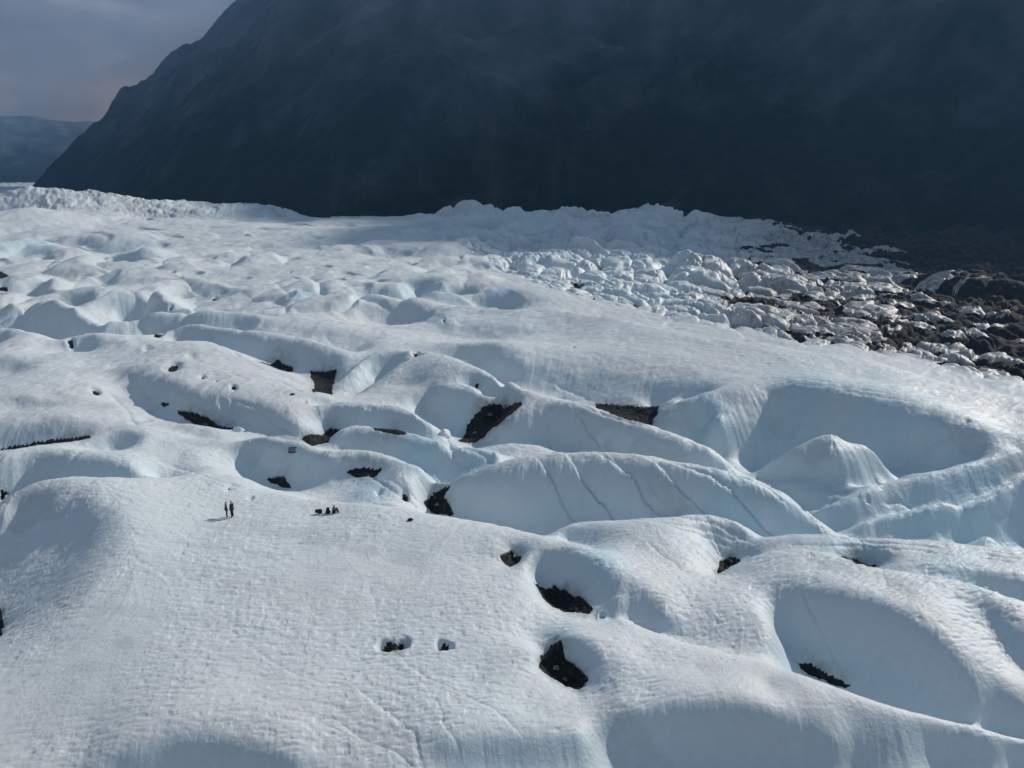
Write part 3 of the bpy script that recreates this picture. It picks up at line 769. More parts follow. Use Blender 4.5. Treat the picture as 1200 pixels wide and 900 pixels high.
dust_shade = np.maximum(dust_shade, snow * bands * .20 * smooth(.3, -.1, vnoise(TH * 6, LD * 6, 118)))
# dirt in the cracks
for (pl, wpx, dep, step_) in GROOVES[:16]:
    pp = [hit(u, v, Zb)[:2] for (u, v) in densify(pl, 10)]
    for (a, b) in zip(pp[:-1], pp[1:]):
        if math.hypot(b[0] - a[0], b[1] - a[1]) > .12:
            continue
        wd = wpx / F * .45
        si, sj = window((a[0] + b[0]) / 2, (a[1] + b[1]) / 2, math.hypot(b[0] - a[0], b[1] - a[1]) / 2 + wd * 4)
        tx = TH[si, sj]; ty = LD[si, sj]
        ex, ey = b[0] - a[0], b[1] - a[1]; L2 = ex * ex + ey * ey + 1e-12
        s = np.clip(((tx - a[0]) * ex + (ty - a[1]) * ey) / L2, 0, 1)
        dist = np.hypot(tx - a[0] - s * ex, ty - a[1] - s * ey)
        dust_shade[si, sj] = np.maximum(dust_shade[si, sj], .14 * np.exp(-(dist / wd) ** 2) * (.8 + .6 * vnoise(tx * 60, ty * 60, 5)))


# ---------------------------------------------------------------- materials
def new_mat(name):
    m = bpy.data.materials.new(name); m.use_nodes = True
    nt = m.node_tree
    return m, nt, nt.nodes['Principled BSDF']


def node(nt, kind, **kw):
    n = nt.nodes.new(kind)
    for k, v in kw.items():
        if k.startswith('in_'):
            n.inputs[k[3:].replace('_', ' ')].default_value = v
        else:
            setattr(n, k, v)
    return n


def mixc(nt, fac, a, b):
    n = nt.nodes.new('ShaderNodeMix'); n.data_type = 'RGBA'
    for s, val in ((0, fac), (6, a), (7, b)):
        if hasattr(val, 'links') or hasattr(val, 'is_linked'):
            nt.links.new(val, n.inputs[s])
        else:
            n.inputs[s].default_value = val
    return n.outputs[2]


def ramp(nt, src, stops):
    n = nt.nodes.new('ShaderNodeValToRGB')
    el = n.color_ramp.elements
    while len(el) < len(stops):
        el.new(.5)
    for e, (p, c) in zip(el, stops):
        e.position = p; e.color = c if len(c) == 4 else (*c, 1)
    nt.links.new(src, n.inputs[0])
    return n.outputs[0]


def g(v):
    return (v, v, v, 1)


def ice_material():
    m, nt, b = new_mat('glacier_ice')
    geo = node(nt, 'ShaderNodeNewGeometry')
    n1 = node(nt, 'ShaderNodeTexNoise', in_Scale=.035, in_Detail=4.0); nt.links.new(geo.outputs['Position'], n1.inputs['Vector'])
    n2 = node(nt, 'ShaderNodeTexNoise', in_Scale=1.6, in_Detail=5.0); nt.links.new(geo.outputs['Position'], n2.inputs['Vector'])
    f = ramp(nt, n1.outputs['Fac'], [(.35, g(0)), (.68, g(1))])
    c = mixc(nt, f, ICE_A, ICE_B)
    at = node(nt, 'ShaderNodeAttribute', attribute_name='blue')
    c = mixc(nt, at.outputs['Fac'], c, ICE_BLUE)
    f2 = ramp(nt, n2.outputs['Fac'], [(.3, g(.0)), (.75, g(.22))])
    c = mixc(nt, f2, c, (.55, .60, .63, 1))
    ad = node(nt, 'ShaderNodeAttribute', attribute_name='dust_shade')
    n3 = node(nt, 'ShaderNodeTexNoise', in_Scale=.6, in_Detail=6.0, in_Roughness=.7); nt.links.new(geo.outputs['Position'], n3.inputs['Vector'])
    fd = node(nt, 'ShaderNodeMath', operation='MULTIPLY'); nt.links.new(ad.outputs['Fac'], fd.inputs[0])
    nt.links.new(ramp(nt, n3.outputs['Fac'], [(.3, g(.25)), (.65, g(1))]), fd.inputs[1])
    c = mixc(nt, fd.outputs[0], c, (.13, .098, .078, 1))
    nt.links.new(c, b.inputs['Base Color'])
    b.inputs['Roughness'].default_value = .5
    b.inputs['Specular IOR Level'].default_value = .33
    n4 = node(nt, 'ShaderNodeTexNoise', in_Scale=3.0, in_Detail=6.0, in_Roughness=.65); nt.links.new(geo.outputs['Position'], n4.inputs['Vector'])
    bp = node(nt, 'ShaderNodeBump', in_Strength=.55, in_Distance=.12); nt.links.new(n4.outputs['Fac'], bp.inputs['Height'])
    nt.links.new(bp.outputs[0], b.inputs['Normal'])
    return m


def debris_material(name, dark, light, scale, bump=.25):
    m, nt, b = new_mat(name)
    geo = node(nt, 'ShaderNodeNewGeometry')
    v = node(nt, 'ShaderNodeTexVoronoi', in_Scale=scale); nt.links.new(geo.outputs['Position'], v.inputs['Vector'])
    n = node(nt, 'ShaderNodeTexNoise', in_Scale=scale * .3, in_Detail=6.0, in_Roughness=.7); nt.links.new(geo.outputs['Position'], n.inputs['Vector'])
    sep = node(nt, 'ShaderNodeSeparateColor'); nt.links.new(v.outputs['Color'], sep.inputs[0])
    c = ramp(nt, sep.outputs[0], [(0, dark), (.8, tuple((a * 2 + q) / 3 for a, q in zip(dark, light))), (.93, light), (1, tuple(min(1, q * 1.9) for q in light))])
    c2 = mixc(nt, ramp(nt, n.outputs['Fac'], [(.3, g(0)), (.7, g(.7))]), c, (*dark, 1))
    nt.links.new(c2, b.inputs['Base Color'])
    b.inputs['Roughness'].default_value = .85
    b.inputs['Specular IOR Level'].default_value = .2
    bp = node(nt, 'ShaderNodeBump', in_Strength=.8, in_Distance=bump); nt.links.new(n.outputs['Fac'], bp.inputs['Height'])
    nt.links.new(bp.outputs[0], b.inputs['Normal'])
    return m


ICE_A = (.76, .78, .785, 1)
ICE_B = (.69, .75, .77, 1)
ICE_BLUE = (.42, .66, .76, 1)
M_ICE = ice_material()
M_GRAVEL = debris_material('wet_gravel', (.012, .012, .0115), (.055, .052, .048), 5.0)
M_MORAINE = debris_material('moraine_rubble', (.015, .0125, .011), (.055, .045, .038), .9, .8)

# dense blue ice shows in the walls of the deep gaps
bluespots = [(38, 297, 30), (148, 306, 20), (490, 345, 26), (530, 348, 26), (360, 346, 22), (585, 354, 28), (540, 496, 22), (970, 600, 60), (900, 540, 40),
             (1080, 610, 70), (1170, 610, 60), (1000, 575, 60), (1140, 560, 60), (930, 610, 50), (870, 655, 35), (860, 590, 60), (560, 545, 40), (1120, 680, 40), (1000, 645, 40),
             (490, 530, 50), (940, 480, 60), (1040, 500, 70), (830, 500, 50), (700, 650, 40), (660, 760, 30), (430, 570, 40)]
blue = np.zeros(Z.shape, np.float32)
for (u, v, rp) in bluespots:
    th, ld, zz = hit(u, v, Zb)
    r = rp / F
    si, sj = window(th, ld, r * 3)
    td = float(tan_down(u, v))
    q = np.sqrt(((TH[si, sj] - th) / r) ** 2 + ((LD[si, sj] - ld) / (r * 2)) ** 2) + .5 * fbm(TH[si, sj] * 40, LD[si, sj] * 40, 3, 120)
    blue[si, sj] = np.maximum(blue[si, sj], .58 * (1 - smooth(.2, 1.3, q)))
blue = np.maximum(blue, np.clip(rough * (.22 + .3 * fbm(TH * 30, LD * 20, 3, 121)), 0, .4)) * (1 - np.clip(dust_shade, 0, 1))
blue = np.maximum(blue, snow * smooth(.3, .9, slope) * .30)  # steep ice bluer; the cyan of its shade is put into the colour

# ---------------------------------------------------------------- build the sheets
co = np.stack([X, Y, Z], -1).reshape(-1, 3).astype(np.float32)
idx = np.arange(NR * NC).reshape(NR, NC)
quads = np.stack([idx[:-1, :-1], idx[:-1, 1:], idx[1:, 1:], idx[1:, :-1]], -1).reshape(-1, 4)


def facemean(a):
    return ((a[:-1, :-1] + a[:-1, 1:] + a[1:, 1:] + a[1:, :-1]) / 4).ravel()


gq = facemean(GRAVEL) > .5
mq = (facemean(GM.astype(np.float32)) > .5) & ~gq


def sheet(name, sel, mat, attrs=None):
    q = quads[sel]
    used, inv_ = np.unique(q.ravel(), return_inverse=True)
    me = bpy.data.meshes.new(name)
    me.vertices.add(len(used)); me.vertices.foreach_set('co', co[used].ravel())
    me.loops.add(q.size); me.loops.foreach_set('vertex_index', inv_.astype(np.int32).ravel())
    me.polygons.add(len(q)); me.polygons.foreach_set('loop_start', np.arange(0, q.size, 4, dtype=np.int32))
    me.polygons.foreach_set('loop_total', np.full(len(q), 4, np.int32))
    me.polygons.foreach_set('use_smooth', np.ones(len(q), bool))
    me.update(calc_edges=True)
    for k, a in (attrs or {}).items():
        at = me.attributes.new(k, 'FLOAT', 'POINT'); at.data.foreach_set('value', a.ravel()[used].astype(np.float32))
    me.materials.append(mat)
    o = bpy.data.objects.new(name, me); COL.objects.link(o)
    return o


def tag(o, label=None, cat=None, group=None, kind=None):
    if label: o['label'] = label
    if cat: o['category'] = cat
    if group: o['group'] = group
    if kind: o['kind'] = kind
    return o


tag(sheet('glacier', ~gq & ~mq, M_ICE, {'dust_shade': dust_shade, 'blue': blue}), 'rolling white glacier ice with shaded hollows and rills', 'glacier', kind='structure')
tag(sheet('gravel', gq, M_GRAVEL), 'black wet gravel in the gaps between the ice mounds', 'gravel', kind='structure')
tag(sheet('moraine', mq, M_MORAINE), 'dark rubble moraine between the broken ice and the mountain', 'moraine', kind='structure')

# ---------------------------------------------------------------- mountains
def seg_dist(px, py, poly):
    best = np.full(px.shape, 1e9); sgn = np.ones(px.shape)
    for a, b in zip(poly[:-1], poly[1:]):
        ex, ey = b[0] - a[0], b[1] - a[1]; L2 = ex * ex + ey * ey
        s = np.clip(((px - a[0]) * ex + (py - a[1]) * ey) / L2, 0, 1)
        d = np.hypot(px - a[0] - s * ex, py - a[1] - s * ey)
        cr = ex * (py - a[1]) - ey * (px - a[0])
        m = d < best
        best = np.where(m, d, best); sgn = np.where(m, np.sign(cr), sgn)
    return best * sgn


def grid_object(name, xs, ys, zz, mat):
    XX, YY = xs, ys
    nr, nc = zz.shape
    me = bpy.data.meshes.new(name)
    c = np.stack([XX, YY, zz], -1).reshape(-1, 3).astype(np.float32)
    id_ = np.arange(nr * nc).reshape(nr, nc)
    q = np.stack([id_[:-1, :-1], id_[:-1, 1:], id_[1:, 1:], id_[1:, :-1]], -1).reshape(-1, 4)
    me.vertices.add(len(c)); me.vertices.foreach_set('co', c.ravel())
    me.loops.add(q.size); me.loops.foreach_set('vertex_index', q.astype(np.int32).ravel())
    me.polygons.add(len(q)); me.polygons.foreach_set('loop_start', np.arange(0, q.size, 4, dtype=np.int32))
    me.polygons.foreach_set('loop_total', np.full(len(q), 4, np.int32)); me.polygons.foreach_set('use_smooth', np.ones(len(q), bool))
    me.update(calc_edges=True); me.materials.append(mat)
    o = bpy.data.objects.new(name, me); COL.objects.link(o)
    return o


def mountain_material():
    m, nt, b = new_mat('mountain_slope')
    geo = node(nt, 'ShaderNodeNewGeometry')
    mp = node(nt, 'ShaderNodeMapping'); mp.inputs['Scale'].default_value = (.012, .012, .004); nt.links.new(geo.outputs['Position'], mp.inputs[0])
    n = node(nt, 'ShaderNodeTexNoise', in_Scale=1.0, in_Detail=8.0, in_Roughness=.62); nt.links.new(mp.outputs[0], n.inputs['Vector'])
    n2 = node(nt, 'ShaderNodeTexNoise', in_Scale=.06, in_Detail=6.0, in_Roughness=.7); nt.links.new(geo.outputs['Position'], n2.inputs['Vector'])
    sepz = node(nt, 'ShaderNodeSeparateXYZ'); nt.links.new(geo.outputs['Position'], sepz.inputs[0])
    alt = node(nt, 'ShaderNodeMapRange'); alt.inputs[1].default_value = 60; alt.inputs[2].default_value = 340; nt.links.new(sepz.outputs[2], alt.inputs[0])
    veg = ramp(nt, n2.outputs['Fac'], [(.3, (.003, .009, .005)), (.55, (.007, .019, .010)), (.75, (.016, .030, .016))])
    rock = ramp(nt, n.outputs['Fac'], [(.3, (.118, .130, .155)), (.52, (.138, .150, .172)), (.68, (.165, .175, .195)), (.78, (.21, .215, .23))])  # paler rock above the forest; haze brightening is also put into this colour
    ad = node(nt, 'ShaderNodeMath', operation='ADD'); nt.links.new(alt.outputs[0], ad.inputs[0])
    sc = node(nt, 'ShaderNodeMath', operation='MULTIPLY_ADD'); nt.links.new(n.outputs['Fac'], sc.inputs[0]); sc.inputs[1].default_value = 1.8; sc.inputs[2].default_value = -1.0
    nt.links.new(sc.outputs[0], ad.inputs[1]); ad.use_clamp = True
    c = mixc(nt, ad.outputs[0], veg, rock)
    m2 = node(nt, 'ShaderNodeMapping'); m2.inputs['Rotation'].default_value = (0, 0, math.radians(45)); m2.inputs['Scale'].default_value = (.022, .0035, .004)
    nt.links.new(geo.outputs['Position'], m2.inputs[0])
    n5 = node(nt, 'ShaderNodeTexNoise', in_Scale=1.0, in_Detail=5.0, in_Roughness=.6); nt.links.new(m2.outputs[0], n5.inputs['Vector'])
    c = mixc(nt, ramp(nt, n5.outputs['Fac'], [(.55, g(0)), (.72, g(.28))]), c, (.13, .135, .14, 1))
    nt.links.new(c, b.inputs['Base Color']); b.inputs['Roughness'].default_value = .95; b.inputs['Specular IOR Level'].default_value = .05
    bp = node(nt, 'ShaderNodeBump', in_Strength=.9, in_Distance=6.0); nt.links.new(n2.outputs['Fac'], bp.inputs['Height']); nt.links.new(bp.outputs[0], b.inputs['Normal'])
    return m


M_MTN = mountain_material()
# polar grid again, finer on the near slope
mth_ = np.linspace(-.60, 1.05, 620); mld_ = np.linspace(math.log(420), math.log(5200), 420)
T2, L2_ = np.meshgrid(mth_, mld_); D2 = np.exp(L2_); X2 = D2 * np.sin(T2); Y2 = D2 * np.cos(T2)
foot = [(2600, -600), (900, 250), (430, 470), (255, 645), (60, 735), (-240, 770), (-560, 1090), (-960, 1780), (-1425, 2330), (-1530, 2620), (-1660, 3300), (-1500, 5200)]
foot = foot[::-1]
wob = 60 * fbm(X2 / 420, Y2 / 420, 4, 200)
df = seg_dist(X2, Y2, foot)
rid = 1 - np.abs(2 * fbm(X2 / 300 + .2, Y2 / 300, 5, 210))
zz = np.clip(df, 0, None) * .80
front = np.clip(df, -60, 2500)
zz = front * (.80 + .07 * smooth(-300, -900, X2)) + np.clip(front, 0, 260) / 260 * (34 * (rid - .7) + 55 * fbm(X2 / 130, Y2 / 130, 4, 220)) + np.clip(front, 0, 900) / 900 * 170 * fbm(X2 / 700, Y2 / 700, 3, 230)
al = X2 * .707 - Y2 * .707
zz += np.clip(front, 0, 220) / 220 * (68 * (.5 - np.abs(fbm(al / 210 + .3 * fbm(X2 / 200, Y2 / 200, 2, 236), front / 1100, 3, 235))) - 14)
zz += np.clip(front, 0, 80) / 80 * 9 * fbm(X2 / 26, Y2 / 26, 3, 240)
zz = np.where(df < 0, np.maximum(df * .2, -8) - 6, zz - 6)
acr = X2 * math.cos(math.radians(52)) - Y2 * math.sin(math.radians(52))
zz = np.minimum(zz, 950 + 80 * smooth(-560, -380, acr) + 90 * fbm(X2 / 300, Y2 / 300, 4, 250))  # summit height outside the view, shaped so its shadow falls on the broken ice
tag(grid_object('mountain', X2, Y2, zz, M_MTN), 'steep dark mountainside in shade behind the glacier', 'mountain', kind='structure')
th3 = np.linspace(-.74, -.38, 160); ld3 = np.linspace(math.log(4600), math.log(6000), 60)
T3, L3 = np.meshgrid(th3, ld3); D3 = np.exp(L3); X3 = D3 * np.sin(T3); Y3 = D3 * np.cos(T3)
z3 = np.clip(D3 - 4700, 0, 900) * .42 + 150 * fbm(X3 / 800, Y3 / 800, 4, 260) * np.clip((D3 - 4700) / 400, 0, 1) + 34 - 60 * (D3 < 4700)
z3 = z3 + np.interp(T3, [-.75, -.58, -.45], [-20, -70, -120]) * np.clip((D3 - 4700) / 600, 0, 1)
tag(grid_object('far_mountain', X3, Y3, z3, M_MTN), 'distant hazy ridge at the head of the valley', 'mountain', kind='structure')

# ---------------------------------------------------------------- people, packs, stones
def ground(u, v):
    th, ld, z = hit(u, v, Z)
    d = math.exp(ld)
    return Vector((d * math.sin(th), d * math.cos(th), float(height_at(np.array([th]), np.array([ld]), Z)[0])))


def plain_mat(name, col, rough_=.8, spec=.3, var=.25, scale=6.0):
    m, nt, b = new_mat(name)
    tcn = node(nt, 'ShaderNodeTexCoord')
    n = node(nt, 'ShaderNodeTexNoise', in_Scale=scale, in_Detail=4.0); nt.links.new(tcn.outputs['Object'], n.inputs['Vector'])
    c = ramp(nt, n.outputs['Fac'], [(.3, tuple(q * (1 - var) for q in col)), (.7, tuple(min(1, q * (1 + var)) for q in col))])
    nt.links.new(c, b.inputs['Base Color']); b.inputs['Roughness'].default_value = rough_; b.inputs['Specular IOR Level'].default_value = spec
    return m


def link_mesh(name, me, mat, parent=None):
    o = bpy.data.objects.new(name, me); COL.objects.link(o)
    if mat is not None:
        me.materials.clear(); me.materials.append(mat)
    if parent: o.parent = parent
    return o


def skin_mesh(name, joints, bones, sub=2):
    """one continuous skinned surface over joints {key: (xyz, radius)}"""
    keys = list(joints)
    me = bpy.data.meshes.new(name + '_skeleton')
    me.from_pydata([joints[k][0] for k in keys], [(keys.index(a), keys.index(b)) for a, b in bones], [])
    o = bpy.data.objects.new(name + '_skeleton', me); COL.objects.link(o)
    sk = o.modifiers.new('skin', 'SKIN'); sk.use_smooth_shade = True
    lay = me.skin_vertices[0].data
    for i, k in enumerate(keys):
        r = joints[k][1]; lay[i].radius = r if isinstance(r, tuple) else (r, r)
        lay[i].use_root = (i == 0)
    ss = o.modifiers.new('sub', 'SUBSURF'); ss.levels = sub; ss.render_levels = sub
    dg = bpy.context.evaluated_depsgraph_get()
    out = bpy.data.meshes.new_from_object(o.evaluated_get(dg), depsgraph=dg); out.name = name
    bpy.data.objects.remove(o); bpy.data.meshes.remove(me)
    for p in out.polygons: p.use_smooth = True
    return out


M_SKIN = plain_mat('weathered_skin', (.42, .26, .19), .6)
M_BLACK = plain_mat('black_shell_fabric', (.012, .012, .014), .7)
M_GREY = plain_mat('grey_jacket_fabric', (.055, .06, .072), .8)
M_DARK = plain_mat('dark_trouser_fabric', (.02, .021, .025), .85)
M_BOOT = plain_mat('boot_leather', (.03, .025, .022), .7)
M_HELM = plain_mat('dark_hat_knit', (.03, .031, .036), .6)
M_PACK = plain_mat('black_pack_nylon', (.011, .011, .013), .65)
M_STRAP = plain_mat('pack_strap_webbing', (.03, .03, .033), .8)


def person(loc, rz, height, jacket, trousers, hat, label, pose='stand', group=None):
    s = height / 1.78
    if pose == 'stand':
        j = {'pelvis': ((0, 0, .95), (.145, .11)), 'waist': ((0, 0, 1.10), (.135, .10)), 'chest': ((0, .01, 1.32), (.165, .12)),
             'neckbase': ((0, 0, 1.47), (.075, .075)), 'neck': ((0, .01, 1.53), (.055, .058)), 'jaw': ((0, .03, 1.60), (.068, .08)),
             'head': ((0, .02, 1.69), (.078, .095)), 'crown': ((0, .01, 1.755), (.05, .06))}
        for sd, q in (('l', -1), ('r', 1)):
            j.update({'hip' + sd: ((q * .09, 0, .90), .092), 'knee' + sd: ((q * .10, .03, .50), .062), 'calf' + sd: ((q * .10, -.01, .32), .055),
                      'ankle' + sd: ((q * .105, -.01, .09), .042), 'toe' + sd: ((q * .12, .15, .045), .036),
                      'sh' + sd: ((q * .19, 0, 1.41), .062), 'el' + sd: ((q * .24, -.02, 1.13), .045), 'wr' + sd: ((q * .22, .10, .90), .032), 'pa' + sd: ((q * .215, .13, .83), .036)})
            for k in range(4):
                j['f%d%s' % (k, sd)] = ((q * (.20 + .012 * k), .15 - .022 * k, .755 + .008 * (k == 0)), .011)
            j['th' + sd] = ((q * .19, .17, .81), .012)
    else:      # sitting on the ice with knees drawn up
        j = {'pelvis': ((0, 0, .14), (.15, .13)), 'waist': ((0, .0, .30), (.14, .115)), 'chest': ((0, .05, .52), (.165, .13)),
             'neckbase': ((0, .09, .68), (.075, .075)), 'neck': ((0, .11, .73), (.055, .058)), 'jaw': ((0, .15, .79), (.068, .08)),
             'head': ((0, .15, .88), (.078, .095)), 'crown': ((0, .14, .945), (.05, .06))}
        for sd, q in (('l', -1), ('r', 1)):
            j.update({'hip' + sd: ((q * .10, .06, .14), .095), 'knee' + sd: ((q * .13, .40, .44), .064), 'calf' + sd: ((q * .13, .46, .26), .055),
                      'ankle' + sd: ((q * .13, .52, .08), .042), 'toe' + sd: ((q * .14, .66, .045), .036),
                      'sh' + sd: ((q * .19, .07, .62), .062), 'el' + sd: ((q * .25, .22, .42), .045), 'wr' + sd: ((q * .14, .40, .52), .032), 'pa' + sd: ((q * .10, .46, .53), .036)})
            for k in range(4):
                j['f%d%s' % (k, sd)] = ((q * (.03 + .012 * k), .48 + .015 * k, .50 + .012 * k), .011)
            j['th' + sd] = ((q * .07, .45, .58), .012)
    core = [('pelvis', 'waist'), ('waist', 'chest'), ('chest', 'neckbase'), ('neckbase', 'neck'), ('neck', 'jaw'), ('jaw', 'head'), ('head', 'crown')]
    bones = list(core)
    for sd in 'lr':
        bones += [('pelvis', 'hip' + sd), ('hip' + sd, 'knee' + sd), ('knee' + sd, 'calf' + sd), ('calf' + sd, 'ankle' + sd), ('ankle' + sd, 'toe' + sd),
                  ('chest', 'sh' + sd), ('sh' + sd, 'el' + sd), ('el' + sd, 'wr' + sd), ('wr' + sd, 'pa' + sd), ('pa' + sd, 'th' + sd)] + [('pa' + sd, 'f%d%s' % (k, sd)) for k in range(4)]

    def fat(keys, add):
        return {k: (j[k][0], tuple(r + add for r in j[k][1]) if isinstance(j[k][1], tuple) else j[k][1] + add) for k in keys}
    root = link_mesh('person', skin_mesh('person', j, bones), M_SKIN)
    arm = [k + sd for sd in 'lr' for k in ('sh', 'el', 'wr')]
    jk = ['waist', 'chest', 'neckbase'] + arm
    jj = fat(jk, .022); jj['hem'] = (tuple(np.array(j['pelvis'][0]) + np.array((0, 0, .0))), (.165, .135))
    jb = [('waist', 'hem'), ('waist', 'chest'), ('chest', 'neckbase')] + [b for sd in 'lr' for b in (('chest', 'sh' + sd), ('sh' + sd, 'el' + sd), ('el' + sd, 'wr' + sd))]
    link_mesh('jacket', skin_mesh('jacket', jj, jb), jacket, root)
    tk = ['pelvis'] + [k + sd for sd in 'lr' for k in ('hip', 'knee', 'calf', 'ankle')]
    link_mesh('trousers', skin_mesh('trousers', fat(tk, .018), [b for sd in 'lr' for b in (('pelvis', 'hip' + sd), ('hip' + sd, 'knee' + sd), ('knee' + sd, 'calf' + sd), ('calf' + sd, 'ankle' + sd))]), trousers, root)
    for sd in 'lr':
        link_mesh('boot', skin_mesh('boot', fat(['ankle' + sd, 'toe' + sd], .018), [('ankle' + sd, 'toe' + sd)]), M_BOOT, root)
    hk = fat(['head', 'crown'], .022)
    link_mesh('hat', skin_mesh('hat', hk, [('head', 'crown')]), hat, root)
    # face: eyes, nose, mouth line
    hx_ = np.array(j['head'][0])
    for q in (-1, 1):
        bmf = bmesh.new()
        bmesh.ops.create_icosphere(bmf, subdivisions=1, radius=.012, matrix=Matrix.Translation(Vector(hx_ + (q * .03, .088, -.02))))
        me = bpy.data.meshes.new('eye'); bmf.to_mesh(me); bmf.free(); link_mesh('eye', me, M_BLACK, root)
    bmf = bmesh.new(); bmesh.ops.create_cone(bmf, cap_ends=True, segments=8, radius1=.016, radius2=.006, depth=.05, matrix=Matrix.Translation(Vector(hx_ + (0, .10, -.045))))
    me = bpy.data.meshes.new('nose'); bmf.to_mesh(me); bmf.free(); link_mesh('nose', me, M_SKIN, root)
    root.location = loc; root.rotation_euler = (0, 0, rz); root.scale = (s, s, s)
    return tag(root, label, 'person', group)


def soft_box(sx_, sy_, sz_, bev, center=(0, 0, 0), taper=1.0, lump=0.0, seed=0):
    b = bmesh.new(); bmesh.ops.create_cube(b, size=1.0)
    for v_ in b.verts:
        k = taper if v_.co.z > 0 else 1
        v_.co = Vector((v_.co.x * sx_ * k, v_.co.y * sy_ * k, v_.co.z * sz_))
    bmesh.ops.bevel(b, geom=list(b.edges), offset=bev, segments=4, profile=.5, affect='EDGES')
    if lump:
        for v_ in b.verts:
            v_.co += v_.co.normalized() * lump * mnoise.noise(v_.co * 6 + Vector((seed, 0, 0)))
    for v_ in b.verts: v_.co += Vector(center)
    for f_ in b.faces: f_.smooth = True
    me = bpy.data.meshes.new('soft_box'); b.to_mesh(me); b.free()
    return me


def backpack(loc, rot, size, label):
    r = bpy.data.objects.new('backpack', None); COL.objects.link(r); r.empty_display_size = .2
    link_mesh('pack_body', soft_box(.42, .30, .62, .10, (0, 0, .31), .86, .03, 3), M_PACK, r).data.name = 'pack_body'
    link_mesh('lid', soft_box(.36, .29, .15, .065, (0, .01, .665), .85, .02, 5), M_PACK, r).data.name = 'lid'
    link_mesh('front_pocket', soft_box(.30, .12, .36, .055, (0, -.19, .24), .8, .02, 7), M_PACK, r).data.name = 'front_pocket'
    for q in (-1, 1):
        link_mesh('side_pocket', soft_box(.10, .20, .26, .045, (q * .235, 0, .19), .85, .01, 9), M_PACK, r).data.name = 'side_pocket'
        st = {'a': ((q * .11, .14, .56), .022), 'b': ((q * .13, .25, .46), .022), 'c': ((q * .14, .25, .28), .02), 'd': ((q * .17, .14, .09), .018)}
        link_mesh('shoulder_strap', skin_mesh('shoulder_strap', st, [('a', 'b'), ('b', 'c'), ('c', 'd')], 1), M_STRAP, r)
    r.location = loc; r.rotation_euler = rot; r.scale = (size, size, size)
    return tag(r, label, 'backpack')


p1 = ground(266, 606); p2 = ground(272.6, 606.6); p3 = ground(390.5, 602)
person(p1, math.radians(-60), 1.80, M_GREY, M_DARK, M_HELM, 'standing person in dark grey jacket, left of the pair on the snow')
person(p2, math.radians(75), 1.96, M_BLACK, M_BLACK, M_HELM, 'taller standing person all in black, right of the pair on the snow')
person(p3 + Vector((0, 0, -.02)), math.radians(-80), 1.95, M_GREY, M_DARK, M_HELM, 'person in grey jacket sitting on the snow beside black backpacks', 'sit')
backpack(ground(384.5, 602), (math.radians(-6), 0, math.radians(200)), 1.0, 'black backpack standing upright against the seated person')
lp = ground(374, 601.8); backpack(lp + Vector((.34, 0, .20)), (math.radians(-8), math.radians(-84), math.radians(8)), 1.05, 'black backpack lying on its side, left of the upright backpack')

# slab with a dark rim, lying against the shaded ice
cl = ground(343.5, 531); cr_ = ground(343.5, 526)
r = bpy.data.objects.new('equipment_case', None); COL.objects.link(r)
M_CASE = plain_mat('case_grey_shell', (.20, .22, .24), .6); M_RIM = plain_mat('case_dark_rim', (.03, .035, .04), .5)
link_mesh('shell', soft_box(1.02, .66, .12, .03, (0, 0, .10)), M_CASE, r).data.name = 'shell'
for q in (-1, 1):
    link_mesh('rim', soft_box(1.16, .09, .17, .02, (0, q * .36, .11)), M_RIM, r).data.name = 'rim'
    link_mesh('rim', soft_box(.09, .63, .165, .02, (q * .54, 0, .11)), M_RIM, r).data.name = 'rim'
link_mesh('handle', skin_mesh('handle', {'a': ((-.14, -.40, .12), .016), 'b': ((-.12, -.47, .12), .016), 'c': ((.12, -.47, .12), .016), 'd': ((.14, -.40, .12), .016)},
                              [('a', 'b'), ('b', 'c'), ('c', 'd')], 1), M_RIM, r)
dv = (cr_ - cl); r.location = (cl + cr_) / 2
nv = Vector((0, -dv.z, max(math.hypot(dv.x, dv.y), .3))).normalized()
r.rotation_euler = (math.atan2(max(dv.z, .2), max(.3, math.hypot(dv.x, dv.y))), 0, math.radians(6))
tag(r, 'flat grey case with a dark rim lying on the shaded ice slope', 'case')


def rock_mesh(name, seed, flat=.7, rough_=.35, sub=3):
    b = bmesh.new(); bmesh.ops.create_icosphere(b, subdivisions=sub, radius=1.0)
    o_ = Vector((seed * 3.7, seed * 1.3, seed * .7))
    for v_ in b.verts:
        n = mnoise.noise(v_.co * 1.1 + o_) * rough_ * 1.4 + mnoise.noise(v_.co * 2.7 + o_) * rough_ * .6
        c = v_.co * (1 + n)
        for ax in ((.6, .3, .7), (-.7, .5, .4), (.1, -.8, .5), (.8, -.4, .1)):
            a_ = Vector(ax).normalized(); t_ = c.dot(a_)
            if t_ > .78: c -= a_ * (t_ - .78) * .8
        v_.co = Vector((c.x, c.y, c.z * flat))
    me = bpy.data.meshes.new(name); b.to_mesh(me); b.free()
    return me


